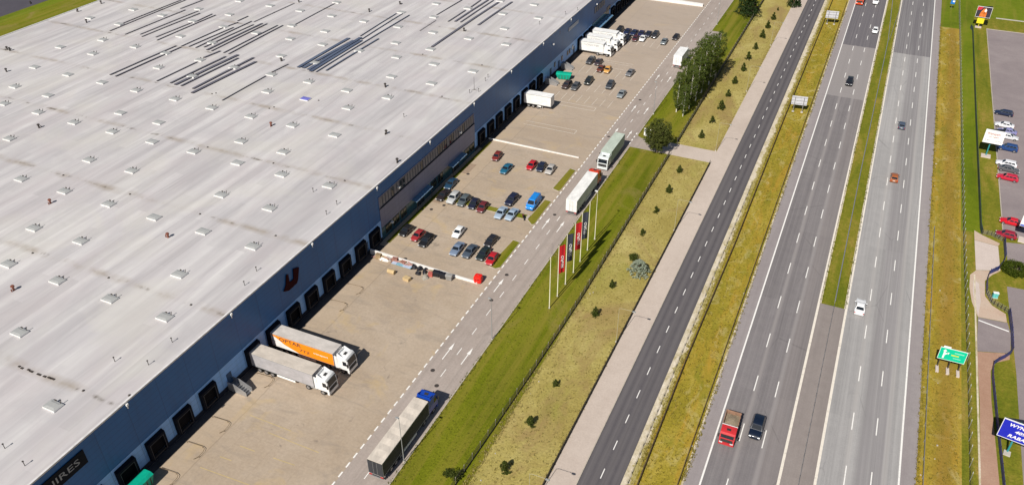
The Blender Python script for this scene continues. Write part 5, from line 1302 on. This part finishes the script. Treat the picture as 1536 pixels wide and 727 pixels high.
def heap(a, b_, h, seed):
    def f(m):
        rnd = random.Random(seed)
        n1, n2 = 9, 5; vs = []
        for j in range(n2):
            t_ = j/(n2-1)
            for i in range(n1):
                an = 2*PI*i/n1; q = (1-.85*t_**1.4)*(1+rnd.uniform(-.16,.16)); vs.append((a*q*math.cos(an), b_*q*math.sin(an), h*t_*(1+rnd.uniform(-.12,.12))))
        m.add(vs, [(j*n1+i, j*n1+(i+1)%n1, (j+1)*n1+(i+1)%n1, (j+1)*n1+i) for j in range(n2-1) for i in range(n1)] + [tuple(range((n2-1)*n1, n2*n1))])
    return f
item('white_tarp',577,386,'crumpled white sheet lying at the dock end of the rubbish','tarpaulin',heap(1.1,.7,.7,1),0,M['white'])
item('white_tarp',584,382.5,'second crumpled white sheet against the white wall','tarpaulin',heap(.9,.6,.8,2),0,M['white'])
def sheet_(m):
    m.box((0,0,.45),(4.6,1.0,.06),0); m.box((0,.2,.21),(4.2,.5,.42),1); m.b2(-2.3,-1.2,-.5,.5,.482,.56,2); m.b2(.4,2.2,-.5,.5,.482,.52,2)
item('blue_sheet_pile',603,398,'long pile of boards under a pale blue sheet in front of pallets','boards',sheet_,-.02,[simple('blue_sheet',(.22,.42,.52),.6,var=.3),M['chassis'],simple('pale_blue_sheet',(.42,.48,.62),.6)])
item('cardboard_box',587,408,'tan round bundle lying in front of the rubbish','bundle',lambda m: m.tube((-.8,0,.45),(.8,0,.45),.48,.48,12).tube((-.83,0,.45),(.83,0,.45),.15,.15,8),.0,M['card'])
def tanbox(m): m.box((0,0,.35),(1.5,1.0,.7),0); m.box((.35,0,.715),(.6,.95,.03),0); m.box((0,0,.705),(.08,1.0,.02),1)
item('cardboard_box',610.5,418,'flat tan cardboard box farthest from the wall','box',tanbox,-.15,[M['card'],M['wood']])
def plank_heap(n_, seed):
    def f(m):
        rnd = random.Random(seed)
        for k in range(n_):
            m.box((rnd.uniform(-.9,.9),rnd.uniform(-.35,.35),.12+.07*k),(rnd.uniform(1.0,2.4),rnd.uniform(.12,.5),.06),k%3,rnd.uniform(-.6,.6))
    return f
wm = [M['wood'],simple('grey_board',(.42,.40,.37),.9),simple('pink_board',(.48,.27,.24),.9)]
for x, y, n_, lab in ((590,383,12,'jumbled boards between the white sheets and the reddish pallets'),(618,391,12,'jumbled boards between reddish pallets and black bags'),(570,384,8,'loose boards at the dock end corner of the white wall'),(606,390,10,'pink and grey boards leaning in the middle of the rubbish'),(648,405,7,'low boards by the wall above the red crate')):
    item('board_heap',x,y,lab,'boards',plank_heap(n_,x),.05,wm)
for i, (x, y, a, lab) in enumerate(((622,398,.9,'heap of black bags right of the pale blue sheet'),(630,402,.8,'black bag heap in the thick of the rubbish by the wall'),(637,407,.8,'black bag heap just left of the grey bulky bag'),(627,409,.7,'black bag heap at the front next to the tan box'),(641,402,.7,'small black bag heap close under the white wall'))):
    item('bag_heap',x,y,lab,'rubbish bags',heap(a,a*.7,.9,10+i),i,M['bag'])
item('bulky_bag',638,415,'grey bulky bag standing in front of the black heaps','bag',heap(.75,.75,1.0,33),0,simple('grey_bag',(.30,.28,.24),.8))
item('red_crate',646,412,'small faded red crate between the grey bag and black bins','crate',lambda m: m.box((0,0,.4),(.9,.7,.8)).box((0,0,.82),(.96,.76,.06)).box((0,-.36,.4),(.5,.03,.2)),.2,simple('red_crate',(.42,.10,.08),.7))
def bin_(m):
    m.rings([[Vector((-.55,-.4,.12)),Vector((.55,-.4,.12)),Vector((.55,.4,.12)),Vector((-.55,.4,.12))],[Vector((-.68,-.52,1.15)),Vector((.68,-.52,1.15)),Vector((.68,.52,1.15)),Vector((-.68,.52,1.15))]],0)
    m.rings([[Vector((x,-.56,1.15)),Vector((x,.56,1.15)),Vector((x,.45,1.36)),Vector((x,-.3,1.3))] for x in (-.72,.72)],0)
    for sx in (-.45,.45):
        for sy in (-.3,.3): m.tube((sx-.04,sy,.08),(sx+.04,sy,.08),.08,.08,8,1)
for x, y, c, lab in ((655,412.5,M['bag'],'black wheeled bin, first of two right of the red crate'),(664.5,415.5,M['bag'],'black wheeled bin, second of two right of the red crate'),(674,417.5,simple('bin_grey',(.26,.25,.24),.6),'grey wheeled bin at the right end of the rubbish row')):
    item('waste_bin',x,y,lab,'bin',bin_,.1,[c,M['steel']])
# steel stairs with closed sides at the doors
def stair(Y, lab):
    r = thing('steel_stair', (-86.4,Y,0), lab, 'stairs', 'steel stairs at the dock doors')
    MB().b2(.02,1.4,-.7,.7,.92,1.0).build('landing', M['steel'], r)
    for s_ in (-1,1): MB().prism([(.02,s_*.72,.1),(3.9,s_*.72,0),(3.9,s_*.72,.95),(1.5,s_*.72,2.0),(.02,s_*.72,2.0)],(0,.05,0)).build('side_panel', M['steel'], r)
    for k in range(5): MB().b2(1.4+k*.45,1.85+k*.45,-.69,.69,.72-k*.18,.78-k*.18).build('step', M['steel'], r)
stair(71.4,'grey steel stairs with solid sides left of the grey trailer'); stair(213.6,'grey steel stairs with solid sides near the green skip'); stair(226.5,'grey steel stairs behind the green skip at the far wall')
# wheel guides at the docks
def guide():
    pts_ = [Vector((0,0,.28)),Vector((3.0,.2,.28)),Vector((3.6,0,.28)),Vector((3.85,-.5,.28)),Vector((3.9,-1.6,.28)),Vector((3.4,-2.3,.10))]
    m = MB().path(pts_, .035, 6)
    for q in (pts_[0],pts_[1],pts_[4]): m.tube((q.x,q.y,0),(q.x,q.y,.28),.04,.04,6)
    return m.mesh('wheel_guide', M['rust_steel'])
gm = guide()
for Y, w_ in ((47.0,'at the bottom edge near the teal skip'),(52.9,'second from the bottom edge'),(58.7,'in front of the third dock from the bottom'),(64.6,'in front of the dock left of the steel stairs'),(75.9,'under the front end of the grey trailer'),(88.0,'just right of the orange trailer'),(98.6,'in front of the second dock right of the orange trailer'),(104.3,'in front of the dock nearest the rubbish')):
    o = link('wheel_guide', gm); o.location = (-84.6,Y,0.004); tag(o, 'curved steel wheel guide ' + w_, 'wheel guide', 'wheel guides at the docks')

# ================================================================ PLANTS
def leafmat(name, cs, tr=0.4):
    k = N(name); g = k.n('ShaderNodeNewGeometry')
    col = k.ramp(g.outputs['Random Per Island'], [(0.0,cs[0]),(.5,cs[1]),(1.0,cs[2])])
    m = k.out(col, .7, spec=.15)
    t = k.n('ShaderNodeBsdfTranslucent'); k.l(col, t.inputs['Color'])
    mx = k.n('ShaderNodeMixShader'); mx.inputs[0].default_value = tr
    k.l(k.b.outputs[0], mx.inputs[1]); k.l(t.outputs[0], mx.inputs[2])
    k.l(mx.outputs[0], k.nt.nodes['Material Output'].inputs['Surface'])
    return m
M['leaf_birch'] = leafmat('birch_leaves', [(.060,.095,.016),(.100,.140,.026),(.16,.185,.05)])
M['leaf_round'] = leafmat('round_tree_leaves', [(.058,.075,.015),(.098,.115,.025),(.155,.165,.05)])
M['leaf_pine'] = leafmat('pine_needles', [(.020,.042,.014),(.036,.066,.019),(.06,.092,.026)])
M['leaf_spruce'] = leafmat('blue_spruce_needles', [(.22,.27,.19),(.36,.41,.32),(.50,.54,.45)])
M['leaf_shrub'] = leafmat('sapling_needles', [(.042,.064,.010),(.070,.095,.016),(.12,.13,.03)])
M['leaf_hedge'] = leafmat('hedge_leaves', [(.045,.07,.006),(.07,.10,.008),(.10,.13,.014)])
M['bark_birch'] = simple('birch_bark', (.60,.57,.50), .8, var=.3, scale=3); M['bark'] = simple('bark', (.10,.075,.05), .9)
def rnd_in_ball(rnd):
    while True:
        v = Vector((rnd.uniform(-1,1),rnd.uniform(-1,1),rnd.uniform(-1,1)))
        if v.length <= 1: return v
def leaves(m, pts, size, rnd, flat=.5, jit=.5):
    for p in pts:
        s_ = size*rnd.uniform(1-jit,1+jit)
        n_ = Vector((rnd.gauss(0,1),rnd.gauss(0,1),rnd.gauss(0,1)+flat)).normalized(); u = n_.orthogonal().normalized(); a = rnd.uniform(0,6.28)
        q = n_.cross(u); d = u*math.cos(a)+q*math.sin(a); e = n_.cross(d)
        m.add([p-d*s_*.5, p-e*s_*.32, p+d*s_*.5, p+e*s_*.32], [(0,1,2,3)])
def clumps(rnd, n_c, per, crown, rad):
    """leaf points in many clumps placed by crown(rnd)"""
    out = []
    for _ in range(n_c):
        c, k = crown(rnd); r_ = rad*k*rnd.uniform(.6,1.25)
        for _ in range(per): out.append(c + rnd_in_ball(rnd)*r_)
    return out
def tree_meshes(kind, seed):
    rnd = random.Random(seed)
    t = MB(); c = MB()
    if kind == 'birch':
        h = 17.0
        t.tube((0,0,0),(.1,.05,h*.5),.20,.13,7).tube((.1,.05,h*.5),(0,0,h*.93),.13,.03,6)
        for k in range(16):
            z = h*(.16+.045*k); a = k*2.4+rnd.random(); l = 1.9*(1-k/22)
            t.tube((.05,0,z),(math.cos(a)*l,math.sin(a)*l,z+1.3),.05,.015,5)
        def crown(r):
            z = r.random()**.85; rad = 2.25*math.sin(PI*min(1,(.10+.9*(1-z))**.75))*.95+.25
            a = r.uniform(0,6.28); q = rad*r.random()**.45
            return Vector((q*math.cos(a),q*math.sin(a),h*(.10+.89*z)-.2*q)), 1.0
        leaves(c, clumps(rnd, 300, 26, crown, .46), .25, rnd, .3); return t, c, 'bark_birch', 'leaf_birch'
    if kind == 'round':
        h = 9.6
        t.tube((0,0,0),(.1,0,3.2),.22,.17,8)
        for k in range(9): a = k*.72; t.tube((.1,0,2.2+k*.25),(2.3*math.cos(a*2.3),2.3*math.sin(a*2.3),5.0+k*.4),.09,.02,5)
        t.tube((.1,0,3.2),(0,0,8.6),.16,.03,6)
        def crown(r):
            v = rnd_in_ball(r).normalized()*r.random()**.33
            return Vector((v.x*3.6,v.y*3.6,5.3+v.z*4.2)), 1.0
        leaves(c, clumps(rnd, 360, 32, crown, .58), .29, rnd, .4); return t, c, 'bark', 'leaf_round'
    if kind == 'pine':
        h = 9.0
        t.tube((0,0,0),(0,0,h*.95),.28,.04,8)
        def crown(r):
            z = r.random(); rad = 5.2*(1-z)**.6*(.75+.25*math.sin(z*38)); a = r.uniform(0,6.28); q = rad*r.random()**.4
            return Vector((q*math.cos(a),q*math.sin(a),.5+h*z*.95-q*.10)), 1-.4*z
        for k in range(26): a = k*2.4; z = .8+k*.28; l = 4.8*(1-z/9.4)**.6; t.tube((0,0,z),(l*math.cos(a),l*math.sin(a),z+.1),.06,.015,4)
        leaves(c, clumps(rnd, 320, 28, crown, .8), .34, rnd, .2); return t, c, 'bark', 'leaf_pine'
    if kind in ('spruce', 'darkspruce'):
        h = 3.9
        t.tube((0,0,0),(0,0,h*.9),.16,.03,7)
        def crown(r):
            z = r.random()**1.2; rad = 2.9*(1-z)**.62; a = r.uniform(0,6.28); q = rad*r.random()**.35
            return Vector((q*math.cos(a),q*math.sin(a),.3+h*z*.92)), 1-.35*z
        for k in range(18): a = k*2.4; z = .4+k*.17; l = 2.5*(1-z/4.2)**.6; t.tube((0,0,z),(l*math.cos(a),l*math.sin(a),z+.25),.035,.01,4)
        leaves(c, clumps(rnd, 230, 22, crown, .34), .25, rnd, .6); return t, c, 'bark', 'leaf_spruce' if kind == 'spruce' else 'leaf_pine'
    if kind == 'sapling':
        h = 2.3
        t.tube((0,0,0),(0,0,h*.92),.06,.015,6)
        def crown(r):
            z = r.random()**1.1; rad = 1.0*(1-z)**.55*(.7+.3*math.sin(z*17+seed)); a = r.uniform(0,6.28); q = rad*r.random()**.4
            return Vector((q*math.cos(a),q*math.sin(a),.18+h*z*.9)), 1-.4*z
        for k in range(10): a = k*2.4+seed; z = .25+k*.18; l = .9*(1-z/2.5)**.6; t.tube((0,0,z),(l*math.cos(a),l*math.sin(a),z+.15),.02,.008,4)
        leaves(c, clumps(rnd, 80, 18, crown, .24), .2, rnd, .5); return t, c, 'bark', 'leaf_shrub'
    if kind == 'shrub':
        t.tube((0,0,0),(0,0,.6),.05,.03,6)
        for k in range(6): a = k*1.05; t.tube((0,0,.1),(.7*math.cos(a),.7*math.sin(a),1.1),.03,.01,4)
        def crown(r):
            v = rnd_in_ball(r); return Vector((v.x*1.1,v.y*1.1,.75+v.z*.65)), 1.0
        leaves(c, clumps(rnd, 50, 18, crown, .35), .2, rnd, .5); return t, c, 'bark', 'leaf_shrub'
    if kind == 'hedge':
        t.tube((0,0,0),(0,0,1.2),.12,.05,6)
        for k in range(8): a = k*.8; t.tube((0,0,.1),(1.8*math.cos(a),1.5*math.sin(a),1.5),.05,.02,4)
        def crown(r):
            v = rnd_in_ball(r).normalized()*r.uniform(.75,1.0); return Vector((v.x*2.5,v.y*2.6,.9+v.z*1.25 if v.z > -.6 else .3)), 1.0
        leaves(c, clumps(rnd, 330, 22, crown, .36), .2, rnd, .9); return t, c, 'bark', 'leaf_hedge'
cache = {}
def plant(kind, seed, loc, scale, label, cat, group=None, name='tree', cr='crown', zs=1.0):
    if (kind, seed) not in cache:
        t, c, bm_, lm = tree_meshes(kind, seed)
        cache[(kind, seed)] = (t.mesh('trunk', M[bm_], smooth=True), c.mesh(cr, M[lm]))
    tm, cm = cache[(kind, seed)]
    r = thing(name, loc, label, cat, group, random.uniform(0,6.28), scale); r.scale.z = scale*zs
    if kind == 'birch': r.scale = (scale*.95, scale*.95, scale*.86)
    link('trunk', tm, r); link(cr, cm, r)
    return r
BIR = [(-42.4,208.0,.66,'short bushy birch at the near end of the birch row'),(-44.8,210.0,.82,'birch with pale trunk on the lane side at the near end'),(-42.0,213.5,.88,'birch on the fence side third from the near end'),(-44.6,216.0,.94,'tall birch on the lane side with pale stems showing'),(-41.6,219.5,.98,'birch on the fence side in the middle of the row'),(-44.0,222.5,1.0,'tall birch on the lane side beside the white box lorry'),
 (-41.4,226.0,1.02,'tall birch on the fence side in the densest stretch'),(-43.5,229.5,1.02,'tall birch on the lane side near the far end'),(-40.8,232.5,1.06,'tallest birch on the fence side with the dark shadow'),(-40.2,238.5,1.02,'birch at the far right corner of the row'),(-43.2,236.5,1.02,'birch with the pointed top at the far left of the row')]
for i, (x, y, s_, lab) in enumerate(BIR): plant('birch', 100+i%4, (x,y,0), s_, lab, 'tree', 'row of birch trees by the lane', 'birch_tree')
plant('round', 7, (-43.0,184.2,0), 1.0, 'single round dark tree beside the crossing path and white board', 'tree', name='broadleaf_tree')
plant('pine', 8, (-42.2,300.5,0), 1.12, 'wide dark conifer at the top edge between lane and dry strip', 'tree', name='conifer_tree')
plant('darkspruce', 21, (-28.4,317.5,0), 1.0, 'rounded dark green conifer beside the far end of the pavement', 'tree', name='conifer_tree', zs=1.5)
plant('spruce', 20, (-31.9,132.1,0), .86, 'pale blue green spruce spreading wide on the dry strip', 'tree', name='blue_spruce')
plant('shrub', 30, (-34.2,136.2,0), 1.05, 'dark green bush touching the pale blue spruce', 'bush', name='shrub')
plant('shrub', 31, (-41.8,70.4,0), .95, 'dark bush growing against the fence at the bottom edge', 'bush', name='shrub')
plant('shrub', 32, (-43.3,70.2,0), .7, 'small leafy green bush left of the fence at the bottom edge', 'bush', name='shrub')
plant('hedge', 40, (38.6,164.2,0), 1.0, 'large rounded green hedge bush between the two asphalt areas', 'bush', name='hedge_bush', cr='foliage')
SAP = [(757,706,'at the bottom edge'),(795,638,'second from the bottom edge'),(833,579,'with bare brown soil around it'),(893,474,'left of the pale street lamp'),(917.5,431,'below the blue spruce'),(963.5,352,'two places beyond the blue spruce'),(984,319,'third beyond the blue spruce'),(1003,289,'second before the crossing path'),(1019,259,'just before the crossing path'),(1051.5,207,'first beyond the crossing path'),(1068,184.5,'second beyond the crossing path'),(1081.5,164,'third beyond the crossing path'),(1092,145,'fourth beyond the crossing path'),(1102,126,'beside the near half of the birches'),(1114.5,107,'beside the middle of the birches'),(1122,90,'opposite the tallest birches'),(1133,74,'just past the birches'),(1143,57,'tall and narrow past the birches'),(1151,43,'narrowest and tallest of the far ones'),(1160,30,'farthest but one'),(1166.5,16,'farthest and smallest')]
for i, (x, y, w_) in enumerate(SAP):
    p = at(x, y); s_ = [1.15,1.1,.85,1.15,1.05,.9,.95,1.05,1.05,1.2,1.1,1.35,1.2,1.15,1.25,1.35,1.2,1.4,1.5,1.3,.6][i]
    plant('sapling', 50+i%5, (p.x,p.y,0), s_*random.uniform(.78,.98), 'small dark pine sapling on the dry strip, '+w_, 'sapling', 'pine saplings on the dry strip', 'pine_sapling')
# low weeds and tussocks: nobody could count them
def tufts(name, x0, x1, y0, y1, n_, size, mat, seed, cond=None):
    rnd = random.Random(seed); m = MB()
    for _ in range(n_):
        x, y = rnd.uniform(x0,x1), y0 + (y1-y0)*rnd.random()**1.3
        if cond and not cond(x,y): continue
        s_ = size*rnd.uniform(.4,1.3)
        for k in range(4):
            a = rnd.uniform(0,6.28); d = Vector((math.cos(a),math.sin(a),0)); q = Vector((x,y,.02))+d*s_*.3; e = Vector((-d.y,d.x,0))*s_*.22
            m.add([q-e,q+e,q+d*s_*.35+Vector((0,0,s_*rnd.uniform(.5,.9)))], [(0,1,2)])
    return tag(m.build(name, mat), kind='stuff')
M['tuft_dry'] = leafmat('dry_tussock', [(.22,.18,.05),(.32,.27,.09),(.41,.35,.14)]); M['tuft_ochre'] = leafmat('ochre_tussock', [(.15,.13,.015),(.25,.20,.03),(.33,.27,.08)]); M['tuft_green'] = leafmat('green_tussock', [(.08,.11,.008),(.13,.15,.015),(.20,.19,.03)])
tufts('dry_grass', -39.3,-29.4,40,300,5800,.26,M['tuft_dry'],1, lambda x,y: not (GATE0-.3 < y < GATE1+.3))
tufts('dry_grass', -17.3,-10.9,40,320,5800,.28,M['tuft_ochre'],2)
tufts('dry_grass', 23.6,28.4,50,310,4200,.28,M['tuft_ochre'],3)
tufts('grass', -50.2,-40.2,40,260,4200,.19,M['tuft_green'],4, lambda x,y: not (GATE0-1 < y < GATE1+1) and not (y > 261))
def edge_tufts(name, xs, y0, y1, n_, size, mat, seed):
    rnd = random.Random(seed); m = MB()
    for _ in range(n_):
        x = rnd.choice(xs) + rnd.gauss(0,.16); y = y0+(y1-y0)*rnd.random()**1.3
        if abs(y-188) < 5 and x < -28: continue
        s_ = size*rnd.uniform(.4,1.4)
        for k in range(5):
            a = rnd.uniform(0,6.28); d = Vector((math.cos(a),math.sin(a),0)); q = Vector((x,y,.03))+d*s_*.3; e = Vector((-d.y,d.x,0))*s_*.25
            m.add([q-e,q+e,q+d*s_*.5+Vector((0,0,s_*rnd.uniform(.4,.8)))], [(0,1,2)])
    return tag(m.build(name, mat), kind='stuff')
edge_tufts('grass', (-50.35,), 62, 260, 900, .28, M['tuft_green'], 11)
edge_tufts('dry_grass', (-16.9,-16.4,-10.25,-9.9,22.4,22.6), 84, 320, 4200, .30, M['tuft_ochre'], 12)
edge_tufts('grass', (3.72,8.05), 138, 320, 700, .26, M['tuft_green'], 14)
edge_tufts('grass', (-39.7,-39.4,-40.2,-29.3), 64, 300, 2600, .30, M['tuft_dry'], 13)
# bare gravel crumbs and pale stones on the road's edge
rnd = random.Random(5); m = MB()
for _ in range(90):
    x = rnd.choice((-17.5,-17.3,-10.3,22.9,-38.5,25.0))+rnd.uniform(-.4,.4); y = 70+240*rnd.random()**1.5; s_ = rnd.uniform(.06,.2); m.box((x,y,.03+s_*.3),(s_,s_*1.3,s_*.7),0,rnd.random()*3)
tag(m.build('stones', M['concrete']), kind='stuff')

# ================================================================ CAMERA, SUN, SKY
cam = bpy.data.cameras.new('camera'); co = bpy.data.objects.new('camera', cam); COL.objects.link(co)
cam.sensor_width = 36; cam.sensor_fit = 'HORIZONTAL'; cam.lens = FPX/1536*36; cam.clip_end = 20000; cam.clip_start = 1
mt = Matrix((CR, CU, -CF)).transposed().to_4x4(); mt.translation = Vector((0,0,H)); co.matrix_world = mt
sc.camera = co
sd = Vector((.113,1.09,-1.0)).normalized()
sun = bpy.data.lights.new('sun', 'SUN'); sun.energy = 5.0; sun.angle = R(.5); sun.color = (1.0,.95,.86)
so = bpy.data.objects.new('sun', sun); COL.objects.link(so); so.rotation_euler = sd.to_track_quat('-Z','Y').to_euler(); so.location = (0,-50,200)
wd = bpy.data.worlds.new('World'); sc.world = wd; wd.use_nodes = True
nt = wd.node_tree; bg = nt.nodes['Background']; sky = nt.nodes.new('ShaderNodeTexSky'); sky.sky_type = 'NISHITA'; sky.sun_disc = False
sky.sun_elevation = math.asin(-sd.z); sky.sun_rotation = math.atan2(-sd.x, -sd.y) % (2*PI)
nt.links.new(sky.outputs[0], bg.inputs['Color']); bg.inputs['Strength'].default_value = 0.05
vs_ = sc.view_settings; vs_.view_transform = 'Standard'; vs_.look = 'None'; vs_.gamma = 1; vs_.exposure = 0.16; vs_.use_curve_mapping = False
